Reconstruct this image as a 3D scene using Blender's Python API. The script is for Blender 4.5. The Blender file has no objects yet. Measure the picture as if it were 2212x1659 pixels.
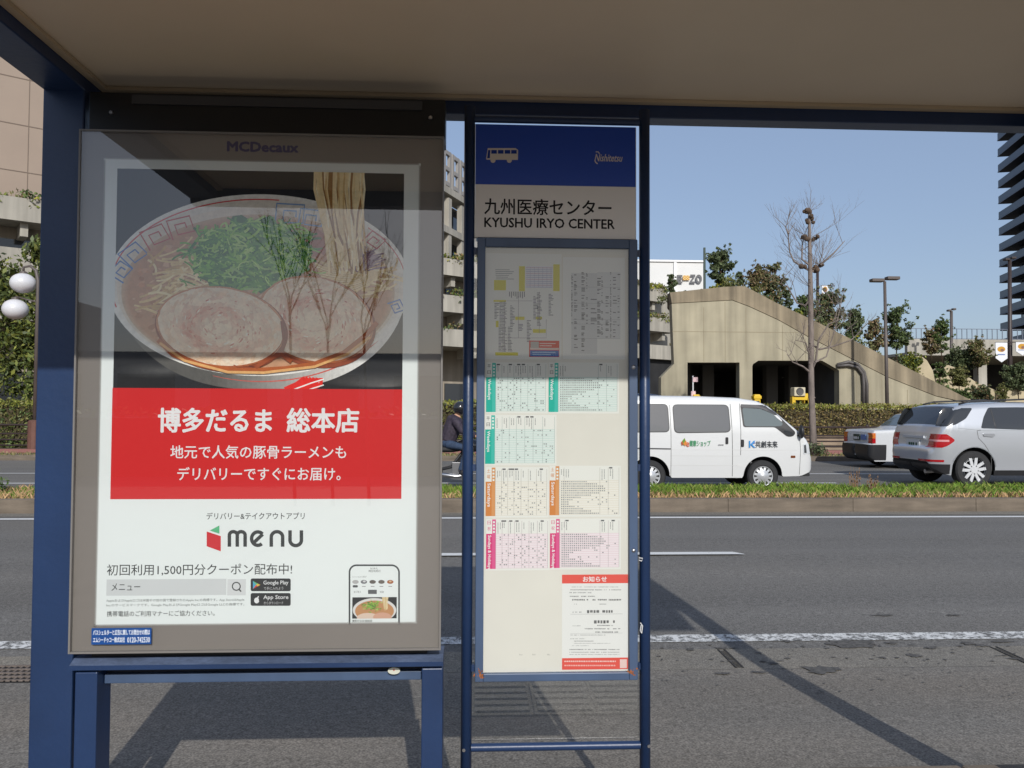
import bpy, bmesh, math, random
import numpy as np
from mathutils import Vector, Matrix

# ------------------------------------------------------------------ camera, light, exposure
SC = bpy.context.scene
COL = SC.collection
RAD = math.radians
CAM_H = 1.60
YAW, PITCH, ROLL = 2.8, 1.8, 0.0042
FPX, CX, CY = 1720.4, 1106.0, 829.5          # photograph measured on a 2212 x 1659 grid
SUN_DIR = Vector((-0.13, 1.0, -0.575)).normalized()   # direction the light travels

_y, _p = RAD(YAW), RAD(PITCH)
FWD = Vector((math.sin(_y) * math.cos(_p), math.cos(_y) * math.cos(_p), math.sin(_p)))
_R = Vector((math.cos(_y), -math.sin(_y), 0)); _U = _R.cross(FWD)
RGT = _R * math.cos(ROLL) + _U * math.sin(ROLL)
UPV = _U * math.cos(ROLL) - _R * math.sin(ROLL)
CAM = Vector((0, 0, CAM_H))
cd = bpy.data.cameras.new('camera'); cd.lens = 28; cd.sensor_width = 36; cd.clip_start = 0.05; cd.clip_end = 3000
cam = bpy.data.objects.new('camera', cd); COL.objects.link(cam)
M = Matrix((RGT, UPV, -FWD)).transposed().to_4x4(); M.translation = CAM
cam.matrix_world = M
SC.camera = cam

world = bpy.data.worlds.new('World'); SC.world = world; world.use_nodes = True
nt = world.node_tree; bg = nt.nodes['Background']
sky = nt.nodes.new('ShaderNodeTexSky'); sky.sky_type = 'NISHITA'; sky.sun_disc = False
elev = math.asin(-SUN_DIR.z)
sky.sun_elevation = elev; sky.sun_rotation = math.atan2(-SUN_DIR.x, -SUN_DIR.y)
sky.altitude = 10; sky.air_density = 1.0; sky.dust_density = 1.5; sky.ozone_density = 1.5
mixs = nt.nodes.new('ShaderNodeMix'); mixs.data_type = 'RGBA'; mixs.inputs['Factor'].default_value = 0.5
mixs.inputs['B'].default_value = (2.85, 3.60, 5.25, 1)
nt.links.new(sky.outputs['Color'], mixs.inputs['A']); nt.links.new(mixs.outputs['Result'], bg.inputs['Color']); bg.inputs['Strength'].default_value = 0.12
sd = bpy.data.lights.new('sun', 'SUN'); sd.energy = 3.4; sd.angle = RAD(0.53); sd.color = (1.0, 0.975, 0.93)
sun = bpy.data.objects.new('sun', sd); COL.objects.link(sun)
sun.rotation_euler = SUN_DIR.to_track_quat('-Z', 'Y').to_euler(); sun.location = (3, -20, 30)
SC.view_settings.view_transform = 'Standard'; SC.view_settings.look = 'None'
SC.view_settings.exposure = 0.0; SC.view_settings.gamma = 1.0
SC.cycles.max_bounces = 10; SC.cycles.transparent_max_bounces = 16


def ray(px, py):
    return FWD + RGT * ((px - CX) / FPX) + UPV * ((CY - py) / FPX)


def at(px, py, Y):
    r = ray(px, py); return CAM + r * (Y / r.y)


def gz(px, py, z=0.0):
    r = ray(px, py); return CAM + r * ((z - CAM_H) / r.z)


# ------------------------------------------------------------------ materials
def lin(c):
    return tuple(((v / 255) / 12.92 if v / 255 <= 0.04045 else ((v / 255 + 0.055) / 1.055) ** 2.4) for v in c)


MATS = {}


def mat(name, col, rough=0.6, var=0.0, scale=5.0, bump=0.0, bscale=60.0, metal=0.0, coat=0.0, spec=0.5,
        streak=0.0, stretch=(1, 1, 1), attr=False, detail=4.0, fine=0.0, gain=1.0):
    """col linear rgb; var = noise value variation; streak = vertical stains; attr = colour attribute Col multiplies"""
    if name in MATS: return MATS[name]
    m = bpy.data.materials.new(name); m.use_nodes = True; MATS[name] = m
    n = m.node_tree; b = n.nodes['Principled BSDF']
    b.inputs['Roughness'].default_value = rough; b.inputs['Metallic'].default_value = metal
    b.inputs['Coat Weight'].default_value = coat; b.inputs['Coat Roughness'].default_value = 0.04
    b.inputs['Specular IOR Level'].default_value = spec
    geo = n.nodes.new('ShaderNodeNewGeometry')
    mp = n.nodes.new('ShaderNodeMapping'); mp.inputs['Scale'].default_value = stretch
    n.links.new(geo.outputs['Position'], mp.inputs['Vector'])
    if attr:
        a = n.nodes.new('ShaderNodeAttribute'); a.attribute_name = 'Col'; g_ = n.nodes.new('ShaderNodeVectorMath'); g_.operation = 'SCALE'
        g_.inputs['Scale'].default_value = gain; n.links.new(a.outputs['Color'], g_.inputs[0]); cur = g_.outputs['Vector']
    else:
        c = n.nodes.new('ShaderNodeRGB'); c.outputs[0].default_value = (*col, 1); cur = c.outputs[0]

    def modulate(cur, sc, amt, vec, det=4.0, lo=0.3, hi=0.7):
        t = n.nodes.new('ShaderNodeTexNoise'); t.inputs['Scale'].default_value = sc; t.inputs['Detail'].default_value = det
        n.links.new(vec, t.inputs['Vector'])
        r = n.nodes.new('ShaderNodeMapRange')
        r.inputs['From Min'].default_value = lo; r.inputs['From Max'].default_value = hi
        r.inputs['To Min'].default_value = 1 - amt; r.inputs['To Max'].default_value = 1 + amt
        n.links.new(t.outputs['Fac'], r.inputs['Value'])
        mx = n.nodes.new('ShaderNodeVectorMath'); mx.operation = 'SCALE'
        n.links.new(cur, mx.inputs[0]); n.links.new(r.outputs['Result'], mx.inputs['Scale'])
        return mx.outputs['Vector']
    if var: cur = modulate(cur, scale, var, mp.outputs['Vector'], detail)
    if fine: cur = modulate(cur, 140.0, fine, mp.outputs['Vector'], 2.0)
    if streak:
        m2 = n.nodes.new('ShaderNodeMapping'); m2.inputs['Scale'].default_value = (1, 1, 0.06)
        n.links.new(geo.outputs['Position'], m2.inputs['Vector'])
        cur = modulate(cur, 2.6, streak, m2.outputs['Vector'], 6.0, 0.35, 0.75)
    n.links.new(cur, b.inputs['Base Color'])
    if bump:
        t = n.nodes.new('ShaderNodeTexNoise'); t.inputs['Scale'].default_value = bscale; t.inputs['Detail'].default_value = 3
        n.links.new(mp.outputs['Vector'], t.inputs['Vector'])
        bp = n.nodes.new('ShaderNodeBump'); bp.inputs['Strength'].default_value = bump; bp.inputs['Distance'].default_value = 0.02
        n.links.new(t.outputs['Fac'], bp.inputs['Height']); n.links.new(bp.outputs['Normal'], b.inputs['Normal'])
    return m


def glass_mat(name, tint=(1, 1, 1), r0=0.08, rough=0.0):
    """thin pane: transparent, plus the mirror reflection of a two-sided glass sheet (Schlick, same from both sides)"""
    m = bpy.data.materials.new(name); m.use_nodes = True; n = m.node_tree; L = n.links
    for x in list(n.nodes): n.nodes.remove(x)
    o = n.nodes.new('ShaderNodeOutputMaterial'); t = n.nodes.new('ShaderNodeBsdfTransparent'); t.inputs['Color'].default_value = (*tint, 1)
    g = n.nodes.new('ShaderNodeBsdfGlossy'); g.inputs['Roughness'].default_value = rough
    geo = n.nodes.new('ShaderNodeNewGeometry'); d = n.nodes.new('ShaderNodeVectorMath'); d.operation = 'DOT_PRODUCT'
    L.new(geo.outputs['Normal'], d.inputs[0]); L.new(geo.outputs['Incoming'], d.inputs[1])

    def mth(op, a, c):
        q = n.nodes.new('ShaderNodeMath'); q.operation = op
        for i, v in enumerate((a, c)):
            if v is None: continue
            if isinstance(v, (int, float)): q.inputs[i].default_value = v
            else: L.new(v, q.inputs[i])
        return q.outputs[0]
    c = mth('ABSOLUTE', d.outputs['Value'], None)
    f = mth('ADD', mth('MULTIPLY', mth('POWER', mth('SUBTRACT', 1.0, c), 5.0), 1 - r0), r0)
    mx = n.nodes.new('ShaderNodeMixShader')
    L.new(f, mx.inputs[0]); L.new(t.outputs[0], mx.inputs[1]); L.new(g.outputs[0], mx.inputs[2]); L.new(mx.outputs[0], o.inputs['Surface'])
    MATS[name] = m
    return m


def asphalt_mat(name, base, warm, sc=0.35):
    m = bpy.data.materials.new(name); m.use_nodes = True; n = m.node_tree; b = n.nodes['Principled BSDF']; L = n.links
    b.inputs['Roughness'].default_value = 0.88; b.inputs['Specular IOR Level'].default_value = 0.3
    geo = n.nodes.new('ShaderNodeNewGeometry')

    def noise(s, det=3, stretch=None):
        t = n.nodes.new('ShaderNodeTexNoise'); t.inputs['Scale'].default_value = s; t.inputs['Detail'].default_value = det
        src = geo.outputs['Position']
        if stretch:
            mp = n.nodes.new('ShaderNodeMapping'); mp.inputs['Scale'].default_value = stretch; L.new(src, mp.inputs['Vector']); src = mp.outputs['Vector']
        L.new(src, t.inputs['Vector']); return t.outputs['Fac']

    def ramp(v, lo, hi, a, c):
        r = n.nodes.new('ShaderNodeMapRange'); r.inputs['From Min'].default_value = lo; r.inputs['From Max'].default_value = hi
        r.inputs['To Min'].default_value = a; r.inputs['To Max'].default_value = c; L.new(v, r.inputs['Value']); return r.outputs['Result']

    def mul(a, c):
        q = n.nodes.new('ShaderNodeMath'); q.operation = 'MULTIPLY'; L.new(a, q.inputs[0]); L.new(c, q.inputs[1]); return q.outputs[0]
    mixc = n.nodes.new('ShaderNodeMix'); mixc.data_type = 'RGBA'
    mixc.inputs['A'].default_value = (*base, 1); mixc.inputs['B'].default_value = (*warm, 1)
    L.new(ramp(noise(sc, 5, (0.35, 1, 1)), 0.35, 0.65, 0, 1), mixc.inputs['Factor'])
    v = mul(ramp(noise(95, 2), 0.30, 0.70, 0.55, 1.45), ramp(noise(28, 3), 0.3, 0.7, 0.84, 1.16))
    v = mul(v, ramp(noise(0.8, 5, (0.05, 1.5, 1)), 0.3, 0.7, 0.86, 1.12))
    # bright aggregate chips
    vo = n.nodes.new('ShaderNodeTexVoronoi'); vo.inputs['Scale'].default_value = 60; L.new(geo.outputs['Position'], vo.inputs['Vector'])
    v = mul(v, ramp(vo.outputs['Distance'], 0.0, 0.22, 1.55, 1.0))
    sc_ = n.nodes.new('ShaderNodeVectorMath'); sc_.operation = 'SCALE'
    L.new(mixc.outputs['Result'], sc_.inputs[0]); L.new(v, sc_.inputs['Scale']); L.new(sc_.outputs['Vector'], b.inputs['Base Color'])
    bp = n.nodes.new('ShaderNodeBump'); bp.inputs['Strength'].default_value = 0.35; bp.inputs['Distance'].default_value = 0.006
    L.new(noise(110, 2), bp.inputs['Height']); L.new(bp.outputs['Normal'], b.inputs['Normal'])
    MATS[name] = m
    return m


def paint_line_mat(name, wear):
    m = bpy.data.materials.new(name); m.use_nodes = True; n = m.node_tree; b = n.nodes['Principled BSDF']; L = n.links
    b.inputs['Roughness'].default_value = 0.8
    geo = n.nodes.new('ShaderNodeNewGeometry')
    t = n.nodes.new('ShaderNodeTexNoise'); t.inputs['Scale'].default_value = 22; t.inputs['Detail'].default_value = 6; t.inputs['Roughness'].default_value = 0.75
    L.new(geo.outputs['Position'], t.inputs['Vector'])
    r = n.nodes.new('ShaderNodeValToRGB'); e = r.color_ramp.elements
    e[0].position = wear - 0.06; e[0].color = (0.12, 0.118, 0.112, 1); e[1].position = wear + 0.06; e[1].color = (0.66, 0.66, 0.64, 1)
    L.new(t.outputs['Fac'], r.inputs['Fac']); L.new(r.outputs['Color'], b.inputs['Base Color'])
    MATS[name] = m
    return m


# ------------------------------------------------------------------ mesh builder
ORG = {}


class MB:
    def __init__(s): s.v = []; s.f = []; s.m = []; s.c = []; s.curm = 0; s.curc = (1, 1, 1)

    def face(s, pts, col=None, mi=None):
        k = len(s.v); s.v += [tuple(p) for p in pts]; s.f.append(tuple(range(k, k + len(pts))))
        s.m.append(s.curm if mi is None else mi); s.c.append(col or s.curc)

    def box(s, x0, x1, y0, y1, z0, z1):
        k = len(s.v)
        s.v += [(x0, y0, z0), (x1, y0, z0), (x1, y1, z0), (x0, y1, z0), (x0, y0, z1), (x1, y0, z1), (x1, y1, z1), (x0, y1, z1)]
        for q in ((0, 3, 2, 1), (4, 5, 6, 7), (0, 1, 5, 4), (1, 2, 6, 5), (2, 3, 7, 6), (3, 0, 4, 7)):
            s.f.append(tuple(k + i for i in q)); s.m.append(s.curm); s.c.append(s.curc)

    def obox(s, c, ax, ay, az):
        """oriented box: centre and three half vectors"""
        c, ax, ay, az = map(Vector, (c, ax, ay, az)); k = len(s.v)
        for dz in (-1, 1):
            for dx, dy in ((-1, -1), (1, -1), (1, 1), (-1, 1)): s.v.append(tuple(c + ax * dx + ay * dy + az * dz))
        for q in ((0, 3, 2, 1), (4, 5, 6, 7), (0, 1, 5, 4), (1, 2, 6, 5), (2, 3, 7, 6), (3, 0, 4, 7)):
            s.f.append(tuple(k + i for i in q)); s.m.append(s.curm); s.c.append(s.curc)

    def grid(s, rows, closed=False, capa=False, capb=False):
        k = len(s.v); R = len(rows); N = len(rows[0])
        for r in rows: s.v += [tuple(p) for p in r]
        for i in range(R - 1):
            for j in range(N if closed else N - 1):
                a, b = k + i * N + j, k + i * N + (j + 1) % N
                s.f.append((a, b, b + N, a + N)); s.m.append(s.curm); s.c.append(s.curc)
        if capa: s.f.append(tuple(k + j for j in reversed(range(N)))); s.m.append(s.curm); s.c.append(s.curc)
        if capb: s.f.append(tuple(k + (R - 1) * N + j for j in range(N))); s.m.append(s.curm); s.c.append(s.curc)

    def tube(s, path, rad, n=8, cap=True):
        path = [Vector(p) for p in path]
        if not hasattr(rad, '__len__'): rad = [rad] * len(path)
        rows = []; ref = None
        for i, p in enumerate(path):
            d = (path[min(i + 1, len(path) - 1)] - path[max(i - 1, 0)]).normalized()
            if ref is None:
                ref = Vector((0, 0, 1)) if abs(d.z) < 0.9 else Vector((1, 0, 0))
            a = (ref - d * ref.dot(d)).normalized(); ref = a; b = d.cross(a)
            rows.append([p + (a * math.cos(2 * math.pi * j / n) + b * math.sin(2 * math.pi * j / n)) * rad[i] for j in range(n)])
        s.grid(rows, True, cap, cap)

    def lathe(s, c, prof, n=24, axis='z', caps=False):
        """prof: list of (radius, along-axis)"""
        c = Vector(c); rows = []
        for r, h in prof:
            row = []
            for j in range(n):
                t = 2 * math.pi * j / n; u, v = r * math.cos(t), r * math.sin(t)
                row.append(c + (Vector((u, v, h)) if axis == 'z' else Vector((v, h, u)) if axis == 'y' else Vector((h, u, v))))
            rows.append(row)
        s.grid(rows, True, caps, caps)

    def ball(s, c, rx, ry=None, rz=None, n=16, m=10):
        ry = ry or rx; rz = rz or rx; c = Vector(c); rows = []
        for i in range(m + 1):
            t = math.pi * i / m - math.pi / 2; t = max(min(t, 1.5706), -1.5706)
            rows.append([c + Vector((rx * math.cos(t) * math.cos(2 * math.pi * j / n), ry * math.cos(t) * math.sin(2 * math.pi * j / n), rz * math.sin(t))) for j in range(n)])
        s.grid(rows, True)

    def prism(s, pts, y0, y1):
        """polygon in x,z extruded along y"""
        a = 0
        for i in range(len(pts)):
            x0, z0 = pts[i]; x1, z1 = pts[(i + 1) % len(pts)]; a += x0 * z1 - x1 * z0
        if a < 0: pts = pts[::-1]
        k = len(s.v); n = len(pts)
        s.v += [(x, y0, z) for x, z in pts] + [(x, y1, z) for x, z in pts]
        fs = [tuple(range(k, k + n)), tuple(range(k + 2 * n - 1, k + n - 1, -1))]
        for i in range(n):
            j = (i + 1) % n; fs.append((k + j, k + i, k + n + i, k + n + j))
        for f in fs: s.f.append(f); s.m.append(s.curm); s.c.append(s.curc)

    def slab(s, pts, z0, z1):
        """polygon in x,y extruded along z"""
        a = 0
        for i in range(len(pts)):
            x0, q0 = pts[i]; x1, q1 = pts[(i + 1) % len(pts)]; a += x0 * q1 - x1 * q0
        if a < 0: pts = pts[::-1]
        k = len(s.v); n = len(pts)
        s.v += [(x, y, z0) for x, y in pts] + [(x, y, z1) for x, y in pts]
        fs = [tuple(range(k + n - 1, k - 1, -1)), tuple(range(k + n, k + 2 * n))]
        for i in range(n):
            j = (i + 1) % n; fs.append((k + i, k + j, k + n + j, k + n + i))
        for f in fs: s.f.append(f); s.m.append(s.curm); s.c.append(s.curc)

    def build(s, name, mats, parent=None, org=None, smooth=False, bevel=0.0, cols=False, fixn=False):
        me = bpy.data.meshes.new(name)
        o = bpy.data.objects.new(name, me); COL.objects.link(o)
        if parent is not None:
            org = ORG[parent]; o.parent = parent
        elif org is None:
            if s.v:
                A = np.array(s.v); org = Vector((A[:, 0].mean(), A[:, 1].mean(), A[:, 2].min()))
            else: org = Vector((0, 0, 0))
        org = Vector(org); ORG[o] = org
        if parent is None: o.location = org
        A = np.array(s.v, dtype=float) - np.array(org)
        me.from_pydata(A.tolist(), [], s.f)
        if not isinstance(mats, (list, tuple)): mats = [mats]
        for m_ in mats: me.materials.append(m_)
        if len(mats) > 1: me.polygons.foreach_set('material_index', s.m)
        if smooth: me.polygons.foreach_set('use_smooth', [True] * len(s.f))
        if cols:
            ca = me.color_attributes.new('Col', 'FLOAT_COLOR', 'CORNER'); arr = []
            for f, c in zip(s.f, s.c): arr += [c[0], c[1], c[2], 1.0] * len(f)
            ca.data.foreach_set('color', arr)
        if fixn:
            bm = bmesh.new(); bm.from_mesh(me); bmesh.ops.remove_doubles(bm, verts=bm.verts, dist=1e-5)
            bmesh.ops.recalc_face_normals(bm, faces=bm.faces); bm.to_mesh(me); bm.free()
        me.update()
        if bevel:
            b = o.modifiers.new('bevel', 'BEVEL'); b.width = bevel; b.segments = 2; b.limit_method = 'ANGLE'; b.angle_limit = RAD(40)
        return o


def tag(o, label, cat, group=None):
    o['label'] = label; o['category'] = cat
    if group: o['group'] = group
    return o


def thing(name, label, cat, loc, group=None):
    o = bpy.data.objects.new(name, None); COL.objects.link(o); o.location = loc; o.empty_display_size = 0.2
    ORG[o] = Vector(loc); return tag(o, label, cat, group)


def struct(o, kind='structure'):
    o['kind'] = kind; return o


# ------------------------------------------------------------------ printing (posters, signs, decals on planes that face the road's near side)
TXT = {}


def text_polys(body, bold=0.0, shear=0.0):
    key = (body, bold, shear)
    if key in TXT: return TXT[key]
    cu = bpy.data.curves.new('t', 'FONT'); cu.body = body; cu.offset = bold; cu.shear = shear; cu.resolution_u = 2
    o = bpy.data.objects.new('t', cu); COL.objects.link(o)
    dg = bpy.context.evaluated_depsgraph_get(); dg.update()
    me = bpy.data.meshes.new_from_object(o.evaluated_get(dg))
    vs = [(v.co.x, v.co.y) for v in me.vertices]; fs = [tuple(p.vertices) for p in me.polygons]
    bpy.data.objects.remove(o); bpy.data.curves.remove(cu); bpy.data.meshes.remove(me)
    TXT[key] = (vs, fs)
    return TXT[key]


class Print:
    """ink on a plane y = Y, drawn in photo-grid coordinates of that plane; later layers lie nearer the viewer"""
    def __init__(s, Y, eps=0.00012, P=None):
        s.Y = Y; s.eps = eps; s.mb = MB(); s.k = 0; s.q = 0.0; s.clip = None
        s.P = P or (lambda px, py: (lambda q: (q.x, q.z))(at(px, py, Y)))

    def layer(s): s.k += 1

    def w(s, pts, col, wind=True):
        """world x,z polygon"""
        if s.clip: pts = clip_poly(pts, *s.clip)
        if len(pts) < 3: return
        if wind:
            a = sum(pts[i][0] * pts[(i + 1) % len(pts)][1] - pts[(i + 1) % len(pts)][0] * pts[i][1] for i in range(len(pts)))
            if a < 0: pts = pts[::-1]
        y = s.Y - s.k * s.eps - s.q
        s.mb.face([(x, y, z) for x, z in pts], lin(col))

    def poly(s, pts, col, up=True):
        if up: s.q += 1.5e-6
        s.w([s.P(*p) for p in pts], col)

    def rect(s, x0, y0, x1, y1, col):
        a, b = s.P(x0, (y0 + y1) / 2)[0], s.P(x1, (y0 + y1) / 2)[0]; c, d = s.P((x0 + x1) / 2, y1)[1], s.P((x0 + x1) / 2, y0)[1]
        s.q += 4e-7; s.w([(a, c), (b, c), (b, d), (a, d)], col)

    def rrect(s, x0, y0, x1, y1, r, col):
        pts = []
        for cx, cy, t0 in ((x1 - r, y0 + r, -90), (x1 - r, y1 - r, 0), (x0 + r, y1 - r, 90), (x0 + r, y0 + r, 180)):
            for i in range(6):
                t = RAD(t0 + 18 * i); pts.append((cx + r * math.cos(t), cy + r * math.sin(t)))
        s.poly(pts, col)

    def ell(s, cx, cy, a, b, col, n=40, t0=0, t1=360, rot=0, jit=0.0, rng=None):
        pts = []
        for i in range(n):
            t = RAD(t0 + (t1 - t0) * i / (n if t1 - t0 >= 360 else n - 1)); k = 1 + (rng.uniform(-jit, jit) if jit else 0)
            x, y = a * k * math.cos(t), b * k * math.sin(t); c, q = math.cos(RAD(rot)), math.sin(RAD(rot))
            pts.append((cx + x * c - y * q, cy + x * q + y * c))
        s.poly(pts, col)

    def stroke(s, pts, wd, col, taper=False):
        n = len(pts)
        L, R = [], []
        for i in range(n):
            x0, y0 = pts[max(i - 1, 0)]; x1, y1 = pts[min(i + 1, n - 1)]
            dx, dy = x1 - x0, y1 - y0; l = math.hypot(dx, dy) or 1
            h = wd / 2 * (1 - (0.75 * abs(2 * i / (n - 1) - 1) ** 2 if taper else 0))
            nx, ny = -dy / l * h, dx / l * h
            L.append((pts[i][0] + nx, pts[i][1] + ny)); R.append((pts[i][0] - nx, pts[i][1] - ny))
        s.q += 1.5e-6
        for i in range(n - 1): s.poly([L[i], L[i + 1], R[i + 1], R[i]], col, False)

    def arcstroke(s, cx, cy, a, b, t0, t1, wd, col, n=24, rot=0):
        s.stroke([(cx + a * math.cos(RAD(t0 + (t1 - t0) * i / n)) * math.cos(RAD(rot)) - b * math.sin(RAD(t0 + (t1 - t0) * i / n)) * math.sin(RAD(rot)),
                   cy + a * math.cos(RAD(t0 + (t1 - t0) * i / n)) * math.sin(RAD(rot)) + b * math.sin(RAD(t0 + (t1 - t0) * i / n)) * math.cos(RAD(rot))) for i in range(n + 1)], wd, col)

    def text(s, body, x0, x1, ytop, ybot, col, bold=0.0, shear=0.0, vert=False):
        """lettering fitted to a box; weight is added by printing slightly shifted copies"""
        vs, fs = text_polys(body, 0.0, shear)
        if not vs: return
        A = np.array(vs); lo, hi = A.min(0), A.max(0)
        ym = (ytop + ybot) / 2
        X0, X1 = s.P(x0, ym)[0], s.P(x1, ym)[0]; Z0, Z1 = s.P((x0 + x1) / 2, ybot)[1], s.P((x0 + x1) / 2, ytop)[1]
        h = X1 - X0 if vert else Z1 - Z0
        u = (A - lo) / np.maximum(hi - lo, 1e-6); c = lin(col); bw = bold * h
        X0 += bw; X1 -= bw; Z0 += bw; Z1 -= bw
        offs = [(0, 0)] if not bold else [(0, 0)] + [(bw * math.cos(q * math.pi / 3), bw * math.sin(q * math.pi / 3)) for q in range(6)]
        for n_, (dx, dz) in enumerate(offs):
            s.q += 2e-6; y = s.Y - s.k * s.eps - s.q; k = len(s.mb.v)
            for a, b in u:
                if vert: s.mb.v.append((X0 + b * (X1 - X0) + dx, y, Z1 - a * (Z1 - Z0) + dz))
                else: s.mb.v.append((X0 + a * (X1 - X0) + dx, y, Z0 + b * (Z1 - Z0) + dz))
            for f in fs:
                s.mb.f.append(tuple(k + i for i in f)); s.mb.m.append(0); s.mb.c.append(c)

    def build(s, name, parent, m): return s.mb.build(name, m, parent, cols=True)


def clip_poly(p, x0, x1, z0, z1):
    for ax, lim, sg in ((0, x0, 1), (0, x1, -1), (1, z0, 1), (1, z1, -1)):
        out = []
        for i in range(len(p)):
            a, b = p[i - 1], p[i]; ia, ib = (a[ax] - lim) * sg >= 0, (b[ax] - lim) * sg >= 0
            if ia != ib:
                t = (lim - a[ax]) / (b[ax] - a[ax]); q = [a[0] + (b[0] - a[0]) * t, a[1] + (b[1] - a[1]) * t]; q[ax] = lim; out.append(tuple(q))
            if ib: out.append(b)
        p = out
        if len(p) < 3: return []
    return p


# ------------------------------------------------------------------ material library
INK = mat('print_ink', (1, 1, 1), 0.55, attr=True, spec=0.3, gain=0.80)
BLUE = mat('blue_paint', lin((31, 52, 87)), 0.38, var=0.14, scale=3.0, bump=0.04, bscale=40, fine=0.04)
BLUEW = mat('weathered_blue_paint', lin((78, 90, 114)), 0.55, var=0.32, scale=14, stretch=(0.5, 1, 2), fine=0.15)
BLUEG = mat('blue_grey_metal', lin((68, 86, 114)), 0.42, var=0.12, scale=8, stretch=(1, 1, 0.3))
BLACK = mat('black_metal', (0.006, 0.006, 0.0065), 0.45)
DARKG = mat('dark_grey_plastic', (0.055, 0.055, 0.06), 0.5)
TAUPE = mat('taupe_frame', lin((126, 119, 113)), 0.5, var=0.03, scale=2.5, stretch=(1, 1, 0.2))
WHITE = mat('white_enamel', (0.80, 0.80, 0.79), 0.4, var=0.02, scale=3)
PAPER = mat('cream_paper', lin((214, 211, 202)), 0.75, var=0.025, scale=6)
CEIL = mat('beige_ceiling_panel', lin((216, 197, 170)), 0.5, var=0.045, scale=1.6)
RUST = mat('rust', lin((150, 88, 48)), 0.9, var=0.5, scale=60)
STEEL = mat('steel', (0.55, 0.55, 0.56), 0.3, metal=1.0)
GLASS = glass_mat('pane_glass', (0.975, 0.985, 0.98), 0.13, 0.012)
GLASSB = glass_mat('case_acrylic', (0.95, 0.96, 0.95), 0.05, 0.03)
ROAD = asphalt_mat('road_asphalt', (0.150, 0.144, 0.134), (0.163, 0.153, 0.138))
BAY = asphalt_mat('bay_asphalt', (0.184, 0.171, 0.151), (0.218, 0.192, 0.160), 0.9)
GUT = asphalt_mat('gutter_concrete', (0.188, 0.174, 0.150), (0.225, 0.202, 0.165), 1.4)
LINEN = paint_line_mat('fresh_line_paint', 0.36)
LINEW = paint_line_mat('worn_line_paint', 0.485)
KERB = mat('kerb_concrete', lin((112, 101, 88)), 0.85, var=0.30, scale=3.0, stretch=(.5, 1, 3), streak=0.16, bump=0.2, bscale=50, fine=0.12)
PAVE = mat('paving', (0.15, 0.128, 0.108), 0.8, var=0.15, scale=4, fine=0.1)
SOIL = mat('soil', (0.13, 0.10, 0.065), 0.95, var=0.4, scale=5, bump=0.3)
REDP = mat('red_paving', lin((170, 112, 100)), 0.85, var=0.15, scale=3)
CONC = mat('warm_concrete', lin((158, 150, 128)), 0.85, var=0.13, scale=0.9, streak=0.20, bump=0.1, bscale=14, fine=0.04)
CONCB = mat('stained_concrete', lin((136, 124, 103)), 0.88, var=0.14, scale=1.1, streak=0.38, bump=0.1, bscale=14, fine=0.05)
CONCT = mat('pale_concrete', lin((164, 159, 148)), 0.85, var=0.10, scale=0.6, streak=0.18)
TILE = mat('beige_tile', lin((152, 135, 120)), 0.6, var=0.035, scale=0.5)
JOINT = mat('panel_joint', lin((116, 102, 90)), 0.8)
SHADEB = mat('painted_shade', (0.02, 0.02, 0.021), 0.8, var=0.4, scale=0.6)  # near-black colour that stands in for deep shade
LEAF = mat('leaf', (1, 1, 1), 0.55, attr=True, spec=0.35, gain=1.5)
BARK = mat('bark', lin((120, 109, 102)), 0.9, var=0.3, scale=9, stretch=(1, 1, 0.3), bump=0.3, bscale=20)
BARKD = mat('dark_bark', lin((84, 68, 54)), 0.9, var=0.3, scale=8)
CORE = mat('hedge_twigs', (0.06, 0.048, 0.024), 0.95, var=0.4, scale=9)
POLE = mat('bronze_pole', lin((88, 80, 76)), 0.5, var=0.12, scale=2)
POLED = mat('dark_brown_pole', lin((58, 48, 46)), 0.5, var=0.12, scale=2)
GLOBE = mat('white_globe', (0.64, 0.64, 0.66), 0.3, coat=0.3, var=.06, scale=2)
NAVY = mat('navy_panel', lin((30, 38, 60)), 0.35, var=0.12, scale=0.4)
NAVYD = mat('navy_wall', lin((24, 29, 42)), 0.5, var=0.2, scale=0.3)
SLABC = mat('balcony_slab', lin((40, 46, 62)), 0.7)
EDGEC = mat('slab_edge', lin((128, 134, 146)), 0.7)
WHITEB = mat('white_cladding', lin((214, 214, 212)), 0.6, var=0.03, scale=0.3)
VANW = mat('white_car_paint', (0.66, 0.665, 0.66), 0.3, coat=0.6, var=0.015, scale=1.5)
SILV = mat('silver_car_paint', (0.60, 0.62, 0.65), 0.30, metal=0.50, coat=0.8)
TAXI = mat('pearl_car_paint', (0.58, 0.59, 0.60), 0.35, coat=0.6)
NAVYC = mat('navy_car_paint', (0.02, 0.028, 0.06), 0.25, coat=0.8)
TINT = mat('tinted_glass', (0.035, 0.038, 0.042), 0.06, spec=0.8)
TINTL = mat('pale_tinted_glass', (0.085, 0.09, 0.095), 0.10, spec=0.9, coat=1.0)
CLEARG = mat('cab_glass', (0.12, 0.15, 0.155), 0.05, spec=0.9)
RUBBER = mat('rubber', (0.022, 0.022, 0.023), 0.75, var=0.15, scale=20)
TRIMB = mat('black_trim', (0.018, 0.018, 0.02), 0.45)
LINERB = mat('wheel_well', (0.008, 0.008, 0.008), 0.9)
ALLOY = mat('alloy', (0.72, 0.73, 0.74), 0.32, metal=0.3)
HUB = mat('hub_cover', (0.55, 0.56, 0.57), 0.35, metal=0.4)
REDL = mat('red_lamp', (0.42, 0.008, 0.012), 0.12, coat=1.0)
ORAL = mat('orange_lamp', (0.62, 0.16, 0.02), 0.15, coat=1.0)
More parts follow.
